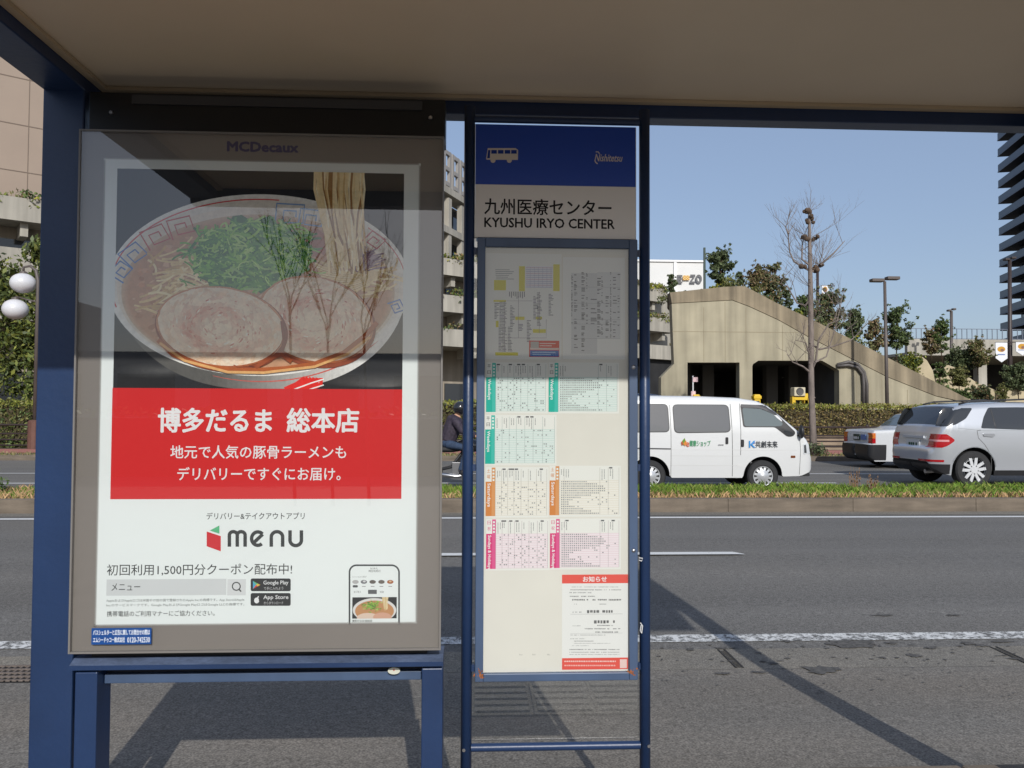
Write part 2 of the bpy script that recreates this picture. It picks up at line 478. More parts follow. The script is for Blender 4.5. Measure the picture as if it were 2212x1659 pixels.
CLRL = mat('clear_lamp', (0.62, 0.64, 0.66), 0.12, coat=1.0)
YELL = mat('yellow_paint', (0.72, 0.47, 0.02), 0.45)
SEAM = mat('panel_seam', (0.10, 0.10, 0.10), 0.6)
BANNER = mat('banner_cloth', (0.74, 0.75, 0.77), 0.7)
STRAW = mat('dry_stalk', lin((128, 100, 74)), 0.9)
print('setup done')

# ------------------------------------------------------------------ ground, road, kerbs
def sheet(name, x0, x1, y0, y1, z, m, n=1):
    mb = MB(); mb.face([(x0, y0, z), (x1, y0, z), (x1, y1, z), (x0, y1, z)])
    return struct(mb.build(name, m, org=((x0 + x1) / 2, (y0 + y1) / 2, z)))


# cross-fall of the near carriageway: it dips to the gutter
ZP = np.array([(3.22, 0.0), (4.2, -.048), (5.15, -.085), (5.60, -.083), (6.6, -.052), (8.0, -.022), (10.0, -.002), (12.6, 0.0)])
def zr(y): return float(np.interp(y, ZP[:, 0], ZP[:, 1]))
def gp(px, py):
    z = 0.0
    for _ in range(8): p = gz(px, py, z); z = zr(p.y)
    return p
def strip(name, y0, y1, dz, m, x0=-120, x1=120, kind='structure'):
    ys = sorted({y0, y1} | {float(v) for v in ZP[:, 0] if y0 < v < y1}); mb = MB()
    mb.grid([[(x1, y, zr(y) + dz), (x0, y, zr(y) + dz)] for y in ys]); return struct(mb.build(name, m), kind)


KY = 3.22                                         # near kerb line
Y1, Y2 = 12.34, 14.25                             # median
sheet('ground', -900, 900, -700, 1500, -0.30, mat('far_ground', (0.20, 0.19, 0.17), 0.9, var=0.2, scale=0.05))
GA, GB = 5.155, 5.585
strip('road', GB, Y1, 0.0, ROAD)
strip('bus_bay', KY, GA, 0.0, BAY)
strip('gutter', GA, GB, 0.001, GUT)
strip('median_gutter', 11.98, Y1, 0.004, GUT)
sheet('far_road', -120, 120, Y2, 24.6, 0.0, ROAD)
mb = MB(); mb.box(-120, 120, -30, KY - 0.16, -0.03, 0.15)
struct(mb.build('pavement', PAVE))
mb = MB()
for i in range(-60, 60): mb.box(i * 1.0 + 0.004, i * 1.0 + 0.996, KY - 0.157, KY, -0.03, 0.152)
struct(mb.build('kerb', KERB, bevel=0.012))
# tactile bars let into the pavement (seen mirrored in the glass under the timetable)
mb = MB(); mb.curm = 0
for i in range(-14, 15):
    mb.curm = 0; mb.box(i * 0.3 + 0.003, i * 0.3 + 0.297, 1.62, 2.07, 0.1502, 0.156); mb.curm = 1
    for r in range(5): mb.box(i * 0.3 + 0.02, i * 0.3 + 0.28, 1.655 + r * 0.083, 1.70 + r * 0.083, 0.156, 0.163)
struct(mb.build('tactile_paving', [mat('tactile_tile', (0.38, 0.35, 0.27), 0.8, var=0.1), mat('tactile_bar', (0.50, 0.47, 0.38), 0.8, var=0.1)]))


def marking(name, pts, z, m):
    mb = MB(); mb.face([(x, y, z) for x, y in pts]); return struct(mb.build(name, m))


strip('edge_line', 5.735, 5.90, 0.005, LINEW)
marking('edge_line', [(-120, 11.66), (120, 11.66), (120, 11.80), (-120, 11.80)], 0.005, LINEN)
for k in range(-5, 6):
    e = 2.93 + k * 10.0
    marking('lane_dash', [(e - 5.5, 8.75), (e + 0.10, 8.75), (e, 8.90), (e - 5.6, 8.90)], 0.003, LINEN)
marking('lane_line', [(-120, 17.15), (8.0, 17.15), (8.0, 17.29), (-120, 17.29)], 0.005, LINEN)
marking('lane_line', [(-120, 20.35), (120, 19.0), (120, 19.14), (-120, 20.49)], 0.005, LINEN)
# saw-cut joints across the gutter
for px in (1575, 2195, 620):
    c = gp(px, 1421); mb = MB(); zg_ = zr(5.37)
    for dx in (-0.028, 0.018): mb.box(c.x + dx, c.x + dx + 0.012, GA + .02, GB - .02, zg_ + 0.0015, zg_ + 0.006)
    for q in range(14): mb.box(c.x - 0.016 + 0.005 * (q % 2), c.x + 0.018, GA + .03 + q * 0.026, GA + .038 + q * 0.026, zg_ + 0.0015, zg_ + 0.0055)
    struct(mb.build('gutter_joint', mat('joint_filler', (0.035, 0.034, 0.032), 0.9)))
# oil spots and scraps of tyre on the road edge
rng = random.Random(5); mb = MB()
OIL = mat('oil_stain', (0.092, 0.086, 0.078), 0.8, var=0.45, scale=45)
spots = [(rng.uniform(1420, 2200), rng.uniform(1392, 1432), rng.uniform(.010, .034), rng.uniform(.003, .008)) for _ in range(40)] + [(rng.uniform(1420, 2200), rng.uniform(1440, 1640), rng.uniform(.004, .014), rng.uniform(.002, .005)) for _ in range(60)] + [(1848, 1511, .20, .045), (1775, 1449, .14, .04), (1910, 1330, .10, .012), (2090, 1509, .05, .02), (1640, 1577, .06, .012), (1560, 1580, .05, .012),
         (1700, 1504, .04, .012), (1925, 1508, .05, .012), (1975, 1538, .05, .02), (2010, 1520, .05, .012), (1670, 1556, .04, .012), (2165, 1505, .09, .012),
         (2120, 1514, .05, .015), (1880, 1513, .05, .01), (2060, 1330, .06, .01), (1560, 1520, .05, .012), (2190, 1545, .05, .01), (1790, 1570, .04, .015)]
for px, py, a, b in spots:
    c = gp(px, py * .9217 if py > 1500 else py)
    n = 22; pts = []
    for i in range(n):
        t = 2 * math.pi * i / n; k = rng.uniform(.55, 1.2); yy = c.y + b * 2.2 * k * math.sin(t); pts.append((c.x + a * k * math.cos(t), yy, zr(yy) + 0.0065))
    mb.face(pts)
struct(mb.build('oil_stains', OIL), 'stuff')
# drain grate at the left
c = gp(20, 1450); mb = MB(); zd = max(zr(5.06), zr(5.36))
mb.curm = 0; mb.box(c.x - 0.50, c.x + 0.42, 5.05, 5.38, zd - .01, zd + 0.004); mb.curm = 1
for q in range(5): mb.box(c.x - 0.49, c.x + 0.41, 5.065 + q * 0.07, 5.083 + q * 0.07, zd + 0.0045, zd + 0.012)
for q in range(24): mb.box(c.x - 0.49 + q * 0.0385, c.x - 0.478 + q * 0.0385, 5.065, 5.37, zd + 0.0045, zd + 0.010)
tag(mb.build('drain_grate', [mat('grate_pit', (0.012, .011, .011), .9), mat('grate_iron', (0.16, 0.13, 0.11), 0.6, var=.2, scale=20)]), 'rusty iron drain grate let into the gutter left of the blue post', 'drain')

# median: kerb stones, soil, grass
mb = MB(); rng = random.Random(2)
x = -60.0
while x < 60:
    mb.box(x + 0.002, x + 1.998, Y1 + rng.uniform(-.002, .002), Y1 + 0.17, -0.03, 0.21); x += 2.0
struct(mb.build('median_kerb', KERB, bevel=0.006))
mb = MB(); mb.box(-60, 60, Y1 + 0.172, Y2 - 0.17, -0.03, 0.17); struct(mb.build('median_soil', SOIL))
mb = MB()
x = -60.0
while x < 60: mb.box(x + 0.006, x + 1.99, Y2 - 0.167, Y2, -0.03, 0.2); x += 2.0
struct(mb.build('far_median_kerb', KERB, bevel=0.015))
rng = random.Random(8); mb = MB()


def blade(mb, x, y, z, h, lean, w, col):
    a = rng.uniform(0, 6.283); dx, dy = math.cos(a) * lean, math.sin(a) * lean; t = rng.uniform(0, 3.14); wx, wy = math.cos(t) * w, math.sin(t) * w * .5
    mb.face([(x - wx, y - wy, z), (x + wx, y + wy, z), (x + dx * .5 + wx * .6, y + dy * .5, z + h * .65), (x + dx, y + dy, z + h * rng.uniform(.8, 1))], col)


for i in range(44000):
    x = rng.uniform(-15, 13.5); u = rng.random(); y = Y1 + 0.17 + u * 1.6
    cl = 0.6 + 0.4 * math.sin(x * 1.7 + math.sin(x * 0.7 + y) * 2) * math.cos(y * 2 + x * .6)
    left = x < -5.0
    front = y - Y1 < 0.52
    if front or (left and rng.random() < .55):
        dry = rng.random() < (0.88 if y - Y1 < .42 else .4)
    else: dry = rng.random() < .04
    if dry:
        g = rng.uniform(.6, 1.15); col = (.36 * g, .235 * g, .115 * g) if rng.random() < .6 else (.26 * g, .16 * g, .085 * g)
        h = rng.uniform(.04, .155)
    else:
        g = rng.uniform(.35, 1.1); col = (.115 * g, .19 * g, .022 * g) if rng.random() < .75 else (.19 * g, .215 * g, .045 * g)
        h = rng.uniform(.06, .19) * (0.7 + .45 * cl) * (0.7 if left else 1)
    blade(mb, x, y, .165, h, h * .55, .0085, col)
o = mb.build('grass', LEAF, cols=True); struct(o, 'stuff')
# dry weeds standing in the median
for px, hh, lab in ((1846, .48, 'taller tuft of dry weed stalks on the grass median before the taxi'), (1884, .36, 'shorter tuft of dry weed stalks on the grass median before the silver car')):
    c = at(px, 1040, 13.4); mb = MB()
    for i in range(16):
        dx = rng.uniform(-.07, .07); h = hh * rng.uniform(.5, 1)
        mb.tube([(c.x + dx * .4, 13.4 + rng.uniform(-.05, .05), .16), (c.x + dx, 13.4, .16 + h * .6), (c.x + dx * 1.6, 13.4, .16 + h)], [.004, .003, .002], 4)
        for q in range(3):
            z = .16 + h * rng.uniform(.5, 1); mb.face([(c.x + dx * 1.4 - .012, 13.39, z), (c.x + dx * 1.4 + .012, 13.39, z - .005), (c.x + dx * 1.4 + .005, 13.39, z + .03)])
    tag(mb.build('dry_weed', STRAW), lab, 'weed', 'dry weeds on the median')


# ------------------------------------------------------------------ foliage helpers
def leaves(mb, c, r, n, size, cols, rng, flat=0.0, shell=0.35):
    for i in range(n):
        while True:
            d = Vector((rng.uniform(-1, 1), rng.uniform(-1, 1), rng.uniform(-1, 1)))
            if shell * shell < d.length_squared < 1: break
        p = Vector(c) + Vector((d.x * r[0], d.y * r[1], d.z * r[2]))
        a = Vector((rng.gauss(0, 1), rng.gauss(0, 1), rng.gauss(0, 1))).normalized()
        b = a.cross(Vector((rng.gauss(0, 1), rng.gauss(0, 1), rng.gauss(0, 1)))).normalized()
        s = size * rng.uniform(.6, 1.3); k = rng.uniform(.55, 1.3); q = rng.choice(cols)
        col = (q[0] * k, q[1] * k, q[2] * k)
        mb.face([p - a * s, p + b * s * .45, p + a * s, p - b * s * .45], col)


GREEN = [(.055, .085, .022), (.075, .10, .028), (.04, .065, .02)]
OLIVE = [(.10, .10, .03), (.08, .09, .03), (.12, .115, .04)]
DARKGR = [(.068, .088, .040), (.085, .105, .046), (.05, .068, .031)]
RUSSET = [(.16, .105, .058), (.12, .10, .045), (.09, .095, .038)]
YELG = [(.20, .19, .02), (.15, .16, .02), (.11, .13, .02)]
BROWNH = [(.15, .112, .040), (.13, .102, .036), (.175, .124, .052), (.11, .104, .028)]


def branchy(mb, p, d, L, r, depth, rng, spread=.6, up=.25, n=(2, 3), sides=5):
    pts = [p]; q = p; dd = d.copy(); k = 3
    for i in range(k):
        dd = (dd + Vector((rng.gauss(0, .12), rng.gauss(0, .12), rng.gauss(0, .08) + up * .12))).normalized(); q = q + dd * L / k; pts.append(q)
    mb.tube(pts, [r, r * .85, r * .7, r * .55], sides)
    if depth:
        for i in range(rng.randint(*n)):
            t = rng.uniform(.35, 1); j = min(int(t * k), k - 1); b = pts[j].lerp(pts[j + 1], t * k - j)
            nd = (dd + Vector((rng.gauss(0, spread), rng.gauss(0, spread), rng.gauss(0, spread * .6) + up))).normalized()
            branchy(mb, b, nd, L * rng.uniform(.5, .8), r * .5, depth - 1, rng, spread, up, n, 4)


def tree(name, label, px, ytop, ybot, Y, wpx, cols, seed, dens=1.0, trunk=.32, gaps=.75, group='trees planted on the terrace slope', size=.13, cat='tree', ground=None):
    """leafy tree whose crown spans the given photo height at distance Y"""
    rng = random.Random(seed)
    top = at(px, ytop, Y); bot = at(px, ybot, Y); H = top.z - bot.z; W = wpx / FPX * Y
    if ground is not None: bot.z = ground; H = top.z - ground
    t = thing(name, label, cat, (bot.x, Y, bot.z), group)
    mt = MB(); p0 = Vector((bot.x, Y, bot.z - .3)); cz0 = bot.z + H * trunk
    lean = rng.uniform(-.06, .06); mid = Vector((bot.x + lean * H * .5, Y, bot.z + H * .4))
    mt.tube([p0, mid, (bot.x + lean * H, Y, bot.z + H * .82)], [max(.03, H * .013), H * .009 + .01, .012], 6)
    crown = MB(); nc = max(14, int(30 * dens)); cz = (cz0 + top.z) / 2; rz = (top.z - cz0) / 2
    for i in range(nc):
        a = rng.uniform(0, 6.283); u = rng.uniform(-1, 1); rad = math.sqrt(max(0, 1 - u * u)) ** .8 * rng.uniform(.25, 1.0) * rng.uniform(.75, 1.1)
        c = Vector((bot.x + lean * H * .5 + math.cos(a) * rad * W * .44, Y + math.sin(a) * rad * W * .42, cz + u * rz * .88))
        s0 = mid.lerp(Vector((bot.x + lean * H, Y, bot.z + H * .8)), rng.random() * .8) if c.z > mid.z else p0.lerp(mid, rng.uniform(.5, 1))
        mt.tube([s0, s0.lerp(c, .55) + Vector((rng.uniform(-.1, .1), 0, -.05)), c], [H * .006 + .006, .012, .005], 4)
        rr = W * rng.uniform(.075, .15)
        leaves(crown, c, (rr, rr, min(rr, rz * .6) * rng.uniform(.6, 1)), int(rng.uniform(60, 130) * gaps), size * .62, cols, rng, shell=0)
        for q in range(3):
            e = c + Vector((rng.gauss(0, rr), rng.gauss(0, rr), abs(rng.gauss(0, rr)))); mt.tube([c, e], [.006, .003], 3)
            leaves(crown, e, (rr * .45, rr * .45, rr * .4), int(14 * gaps), size * .55, cols, rng, shell=0)
    mt.build('trunk', BARKD, t, smooth=True); crown.build('crown', LEAF, t, cols=True)
    return t


def hedge(name, label, x0, x1, y0, y1, z0, z1, n, size, cols, seed, cat='hedge', bumpy=.12):
    rng = random.Random(seed); t = thing(name, label, cat, ((x0 + x1) / 2, (y0 + y1) / 2, z0))
    mb = MB(); mb.box(x0 + .12, x1 - .12, y0 + .14, y1 - .1, z0, z1 - .12); mb.build('twigs', CORE, t)
    mb = MB()
    for i in range(n):
        u = rng.random()
        x = rng.uniform(x0, x1); b = bumpy * math.sin(x * 2.1 + math.sin(x * 5)) * .5
        if u < .62: p = Vector((x, y0 + rng.gauss(0, .06) + b, rng.uniform(z0, z1)))
        else: p = Vector((x, rng.uniform(y0, y1), z1 + rng.gauss(0, .05) + b * .5))
        top = p.z > z1 - .16 + rng.gauss(0, .05)
        a = Vector((rng.gauss(0, 1), rng.gauss(0, 1), rng.gauss(0, 1))).normalized(); c = a.cross(Vector((rng.gauss(0, 1), rng.gauss(0, 1), rng.gauss(0, 1)))).normalized()
        s = size * rng.uniform(.6, 1.3); k = rng.uniform(.6, 1.3); q = rng.choice(cols)
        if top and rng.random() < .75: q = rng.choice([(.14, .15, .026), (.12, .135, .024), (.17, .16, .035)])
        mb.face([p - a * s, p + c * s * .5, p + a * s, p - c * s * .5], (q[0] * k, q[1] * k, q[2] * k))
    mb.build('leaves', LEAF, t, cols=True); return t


# ------------------------------------------------------------------ far side of the road
sheet('verge', -120, 120, 24.72, 26.2, 0.12, mat('verge_soil', (.17, .135, .085), .95, var=.3, scale=2))
mb = MB(); mb.box(-120, 120, 24.6, 24.718, -.03, .15); struct(mb.build('far_kerb', KERB))
sheet('far_path', -120, 120, 26.2, 28.6, 0.14, REDP)
sheet('garden_bed', -160, 220, 28.6, 420, 0.10, mat('bed_soil', (.11, .09, .06), .95, var=.3, scale=1))
rng = random.Random(31); mb = MB()
for i in range(3500):
    x = rng.uniform(-22, 24); y = rng.uniform(24.8, 26.1); g = rng.uniform(.5, 1.1)
    blade(mb, x, y, .12, rng.uniform(.05, .14), .07, .02, (.13 * g, .14 * g, .04 * g) if rng.random() < .5 else (.22 * g, .16 * g, .08 * g))
struct(mb.build('verge_grass', LEAF, cols=True), 'stuff')
# roadside railing
t = thing('railing', 'dark brown four bar roadside railing in front of the hedges across the road', 'railing', (-4, 29, .1))
mb = MB()
for z in (.25, .45, .66, .97): mb.tube([(-30, 29, z), (26, 29, z)], .028 if z < .9 else .036, 8)
mb.build('rail', POLED, t, smooth=True)
for i in range(-14, 13):
    x = i * 2.0 + (at(1760, 940, 29).x % 2.0); mb = MB(); mb.tube([(x, 29.02, .05), (x, 29.02, 1.0)], .045, 8); mb.ball((x, 29.02, 1.02), .06, n=8, m=6); mb.box(x - .06, x + .06, 28.97, 29.08, .6, .72)
    mb.build('post', POLED, t)
hedge('clipped_hedge', 'long clipped hedge of green and brown leaves below the concrete ramp', 3.0, 21.5, 30.0, 31.6, .1, 1.76, 20000, .050, BROWNH, 3)
mb = MB(); mb.box(2.9, 22, 29.72, 29.93, .05, .64); tag(mb.build('low_wall', mat('low_wall_tan', lin((150, 132, 112)), .85, var=.15, scale=2, streak=.15), bevel=.015), 'low tan retaining wall along the foot of the clipped hedge behind the railing', 'wall')
hedge('low_hedge', 'low green hedge below the tall evergreens at the left', -24, -9.0, 30.0, 31.4, .1, 1.75, 9000, .07, GREEN + OLIVE, 4)
hedge('middle_hedge', 'olive hedge behind the motorcyclist under the stepped terraces', -8.7, 2.7, 30.2, 31.6, .1, 1.85, 7000, .07, OLIVE + YELG[2:], 5)
for k, (x, w, zt, lab) in enumerate(((-19.6, 3.3, 7.4, 'tall dense evergreen beside the two white globe lamps, cut by the photo edge'), (-17.0, 3.0, 8.3, 'tall dense evergreen right behind the lamp pole with the globes'), (-14.2, 3.0, 8.0, 'tall dense evergreen just right of the lamp pole, mostly behind the blue post'))):
    rng = random.Random(60 + k); t = thing('evergreen_tree', lab, 'tree', (x, 33.4, .1), 'tall evergreens behind the globe lamp')
    mt = MB(); mt.tube([(x, 33.4, 0), (x, 33.4, zt * .6)], [.16, .06], 8); mt.build('trunk', BARKD, t)
    mb = MB()
    for i in range(70):
        z = rng.uniform(1.0, zt); r = w * (.55 if z < zt * .8 else .35) * rng.uniform(.4, 1); a = rng.uniform(0, 6.28)
        c = (x + math.cos(a) * r * .9, 33.4 - abs(math.sin(a)) * r * .55, z)
        leaves(mb, c, (.62, .6, .5), 90, .13, [(.055, .075, .018), (.085, .10, .022), (.04, .055, .016), (.13, .14, .03)], rng, shell=.1)
    mb.build('crown', LEAF, t, cols=True)
# round clipped bush on the median, left
c = gz(8, 1062, .18); rng = random.Random(77)
t = thing('bush', 'bright green bush on the median at the left edge', 'bush', (c.x - .1, 13.3, .15)); mb = MB()
for i in range(26):
    a = rng.uniform(0, 6.28); r = rng.uniform(0, .30); leaves(mb, (c.x - .12 + math.cos(a) * r, 13.3 + math.sin(a) * r, .2 + rng.uniform(.05, .42) * (1.1 - r)), (.16, .16, .14), 75, .035, [(.07, .12, .02), (.10, .16, .03), (.05, .085, .018)], rng, shell=.1)
mb.build('leaves', LEAF, t, cols=True)
mb = MB()
for i in range(6): mb.tube([(c.x - .1, 13.3, .15), (c.x - .1 + rng.uniform(-.2, .2), 13.3 + rng.uniform(-.2, .2), .45)], [.012, .005], 5)
mb.build('stems', BARKD, t)

# globe lamp at left
c = at(75, 935, 28.6); b0 = c.x
t = thing('globe_lamp', 'street lamp with two white globes on a bronze pole at the left edge', 'street lamp', (b0, 28.6, .12))
mb = MB(); mb.lathe((b0, 28.6, .1), [(.22, 0), (.22, 1.0), (.16, 1.05)], 12, caps=True); mb.build('pedestal', mat('brown_pedestal', lin((96, 66, 56)), .7, var=.2, scale=4), t)
g1, g2 = at(50, 612, 28.6), at(33, 668, 28.6)
zt = at(75, 585, 28.6).z
mb = MB(); mb.tube([(b0, 28.6, 1.1), (b0, 28.6, zt - .35), (b0 - .08, 28.6, zt), (b0 - .28, 28.6, zt + .17), (g1.x, 28.6, zt + .12), (g1.x, 28.6, g1.z + .3)], [.075, .065, .06, .05, .045, .04], 10)
mb.tube([(b0, 28.6, g2.z + .25), (g2.x, 28.6, g2.z + .45), (g2.x, 28.6, g2.z + .3)], .03, 8); mb.build('pole', POLE, t, smooth=True)
for g in (g1, g2):
    mb = MB(); mb.ball((g.x, 28.6, g.z), .42, .42, .355, 28, 16); o = mb.build('globe', GLOBE, t, smooth=True)
    mb = MB(); mb.lathe((g.x, 28.6, g.z + .33), [(.14, 0), (.12, .07), (.05, .1)], 14, caps=True); mb.build('cap', POLE, o)
print('far side done')

# ------------------------------------------------------------------ car park ramp of concrete
YR = 36.0
PR = lambda px, py: (lambda q: (q.x, q.z))(at(px, py, YR))
t = thing('concrete_ramp', 'concrete car park with a sloping stair parapet and dark openings behind the hedge', 'building', (at(1700, 880, YR).x, YR, 0))
G0 = -0.02
zg = lambda px: (PR(px, 880)[0], G0)
parts = MB()
parts.prism([zg(1428), zg(1485), PR(1485, 783), PR(1456, 786), PR(1428, 815)], YR, YR + .5)       # left pier
parts.prism([zg(1597.5), zg(1625), PR(1625, 791), PR(1627, 786), PR(1632, 783), PR(1597.5, 783)], YR, YR + .5)      # middle pier
parts.prism([PR(1456, 786), PR(1485, 783), PR(1597.5, 783), PR(1632, 783), PR(1638, 779), PR(1776, 779), PR(1812.6, 800), PR(2010, 870), PR(2090, 872), PR(2021, 856), PR(1917, 815), PR(1744, 727), PR(1682, 692), PR(1619, 663), PR(1582, 649), PR(1451, 656)], YR, YR + .5)
parts.prism([zg(1812.6), zg(2010), PR(2010, 870), PR(1812.6, 800)], YR, YR + .5)
parts.build('wall', CONC, t)
# formwork joints and tie marks cast in the wall
for px, ya, yb in ((1520, 664, 782), (1566, 652, 782), (1611, 666, 782), (1690, 702, 778), (1740, 732, 778), (1850, 796, 880), (1905, 818, 880), (1960, 842, 880)):
    q0_, q1_ = PR(px, ya), PR(px, yb); mb = MB(); mb.box(q0_[0] - .012, q0_[0] + .012, YR - .004, YR - .001, q1_[1] if yb < 880 else 0, q0_[1]); mb.build('formwork_joint', mat('joint_shade', lin((140, 130, 107)), .9), t)
mb = MB(); qa, qb = PR(1452, 716), PR(1724, 722); mb.box(qa[0], qb[0], YR - .004, YR - .001, qa[1] - .012, qa[1] + .012); mb.build('formwork_joint', mat('joint_shade', (0, 0, 0)), t)
par = MB()
par.prism([PR(1451, 655), PR(1582, 648), PR(1619, 662), PR(1682, 691), PR(1744, 726), PR(1917, 814), PR(2021, 855), PR(2095, 871), PR(2130, 880), PR(2118, 875), PR(2090, 861), PR(1843, 735), PR(1757, 692), PR(1674, 653), PR(1612, 620), PR(1602, 618), PR(1561, 620), PR(1447, 632)], YR - .03, YR + .5)
par.build('parapet', CONCB, t)
# inside of the car park
x0, x1 = PR(1428, 880)[0], PR(1830, 880)[0]
ins = MB(); zt_ = PR(1500, 775)[1]; xi = PR(1474, 880)[0]; SK = .36
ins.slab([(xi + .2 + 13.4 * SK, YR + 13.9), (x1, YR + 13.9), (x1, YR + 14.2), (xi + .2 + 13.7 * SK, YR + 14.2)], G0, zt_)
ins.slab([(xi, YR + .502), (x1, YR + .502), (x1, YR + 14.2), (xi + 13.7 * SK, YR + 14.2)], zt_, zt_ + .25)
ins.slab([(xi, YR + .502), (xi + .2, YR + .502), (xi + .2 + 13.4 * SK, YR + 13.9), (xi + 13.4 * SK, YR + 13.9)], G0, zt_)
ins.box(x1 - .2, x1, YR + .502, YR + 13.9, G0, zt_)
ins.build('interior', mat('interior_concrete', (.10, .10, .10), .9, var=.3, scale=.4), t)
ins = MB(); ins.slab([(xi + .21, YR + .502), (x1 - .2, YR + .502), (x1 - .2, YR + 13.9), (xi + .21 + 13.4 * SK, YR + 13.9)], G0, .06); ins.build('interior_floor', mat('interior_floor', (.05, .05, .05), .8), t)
for k, px in enumerate((1530, 1668, 1716)):
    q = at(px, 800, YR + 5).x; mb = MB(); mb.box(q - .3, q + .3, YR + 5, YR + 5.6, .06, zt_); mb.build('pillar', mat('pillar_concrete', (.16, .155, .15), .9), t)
for k, (pxa, pxb, yy) in enumerate(((1740, 1800, 4), (1745, 1795, 6), (1750, 1800, 8), (1690, 1730, 7))):
    a, b = at(pxa, 800, YR + yy).x, at(pxb, 800, YR + yy).x; mb = MB(); mb.box(a, b, YR + yy, YR + yy + .1, zt_ - .28 - .1 * k, zt_ - .2 - .1 * k); mb.build('light_strip_bar', mat('light_strip_grey', (.4, .4, .4), .5), t)  # grey bars put in for the faint light strips inside
# pipes bent over the wall
mb = MB()
for off in (0, 7):
    pts = [PR(*p) for p in ((1806, 791 - off * .4), (1830, 789 - off), (1850, 794 - off), (1861 + off * .4, 808 - off * .6), (1863 + off, 830), (1863 + off, 880))]
    mb.tube([(x, YR - .12, z) for x, z in pts], .075, 8)
mb.build('drain_pipe', mat('pipe_dark', (.10, .09, .085), .5), t, smooth=True)
# roof slab over the car park, then planted embankment following the stair line
top = [PR(1447, 640), PR(1561, 628), PR(1605, 627), PR(1674, 662), PR(1843, 744), PR(2090, 868), PR(2140, 890)]
low = [(x, z - .5) for x, z in reversed(top)]
xl = top[0][0]; full = top + low; bk = [(max(x, xl + 15.5 * .36), z) for x, z in full]
mb = MB(); mb.grid([[(x, YR + .503, z) for x, z in full], [(x, YR + 16, z) for x, z in bk]], True, True, True); struct(mb.build('planted_slope', SOIL, fixn=True))
# ivy and low planting spilling along the parapet
rng = random.Random(12); mb = MB()
for i in range(420):
    u = rng.random() ** .9
    j = min(int(u * 5), 4); f = u * 5 - j; a, b = top[j], top[j + 1]
    x, z = a[0] + (b[0] - a[0]) * f, a[1] + (b[1] - a[1]) * f
    cols = rng.choice([RUSSET, OLIVE, GREEN, YELG] if rng.random() < .6 else [OLIVE, DARKGR])
    hh = rng.random() ** 3 * (.75 if u > .30 else .12); leaves(mb, (x, YR + rng.uniform(.7, 2.2), z + .05 + hh * .6), (.35, .3, .16 + hh * .6), int(34 + 60 * hh), .075, cols, rng, shell=0)
struct(mb.build('ground_cover', LEAF, cols=True), 'stuff')

TREES = [
    # px, ytop, ybot, Y, width px, cols, gaps, name, label
    (1559, 542, 624, 37.6, 62, DARKGR, .9, 'round_evergreen', 'round dark evergreen on top of the ramp with sky under its crown'),
    (1452, 592, 634, 37.4, 26, DARKGR, 1.0, 'conifer', 'small conical shrub on the ramp left of the gray sign letters'),
    (1545, 622, 634, 37.2, 30, YELG, .9, 'yellow_shrub', 'low yellow green shrub under the round evergreen on the ramp'),
    (1597, 585, 622, 37.6, 16, DARKGR, .8, 'narrow_shrub', 'narrow upright dark shrub at the peak of the ramp parapet'),
    (1634, 575, 640, 37.4, 46, RUSSET, .55, 'russet_tree', 'russet leaved sparse tree just right of the ramp peak'),
    (1668, 570, 668, 38.0, 54, RUSSET + DARKGR, .55, 'mixed_tree', 'brown and green airy tree leaning over the upper ramp slope'),
    (1700, 625, 690, 38.0, 34, DARKGR, .5, 'thin_tree', 'thin dark sapling halfway between the ramp peak and the bare tree'),
    (1738, 640, 706, 38.5, 40, GREEN, .55, 'sparse_tree', 'sparse gray green tree just left of the bare tree trunk'),
    (1793, 636, 725, 38.4, 78, RUSSET + DARKGR + DARKGR, 1.1, 'bushy_tree', 'broad dark bushy tree right behind the bare tree'),
    (1847, 668, 748, 40, 44, DARKGR, .6, 'slim_tree', 'slim blue green tree between the bare tree and the double lamp'),
    (1890, 690, 765, 40, 44, RUSSET, .5, 'autumn_tree', 'sparse brownish tree touching the double lamp pole on its left'),
    (1936, 664, 765, 42, 72, DARKGR + GREEN, .9, 'leafy_tree', 'large gray green tree just right of the double lamp pole'),
    (2012, 716, 765, 46, 40, RUSSET, .5, 'twiggy_tree', 'low twiggy brown tree below the deck fence beside the leafy tree'),
    (2035, 692, 775, 46, 46, GREEN, .55, 'young_tree', 'young open tree in front of the short deck lamp'),
    (2080, 757, 800, 47, 70, DARKGR, 1.0, 'shady_tree', 'dark low tree in the shade under the deck parapet'),
    (2112, 734, 800, 46, 50, OLIVE + RUSSET, .9, 'olive_tree', 'olive tree with reddish stems left of the banners'),
    (2030, 782, 842, 43, 34, GREEN, .7, 'planter_shrub', 'upright shrub in front of the tan planter wall'),
    (2072, 796, 836, 43, 44, OLIVE, .45, 'thin_shrub', 'thin olive shrub over the long planter wall'),
    (1968, 768, 805, 39, 44, YELG + GREEN, .9, 'light_shrub', 'light green shrub above the lower end of the parapet'),
    (2122, 838, 876, 39.5, 52, DARKGR + RUSSET, 1.0, 'dark_bush', 'dark purple green bush at the foot of the ramp above the silver car'),
    (2166, 828, 876, 40, 28, OLIVE, .9, 'small_bush', 'small olive bush right of the dark bush at the foot of the ramp'),
    (2200, 790, 850, 44, 60, DARKGR, 1.1, 'shade_bush', 'dark bush beneath the banners at the right edge'),
    (2068, 850, 876, 38.5, 66, GREEN, 1.0, 'hedge_shrub', 'spreading green shrub along the last metres of the ramp'),
]
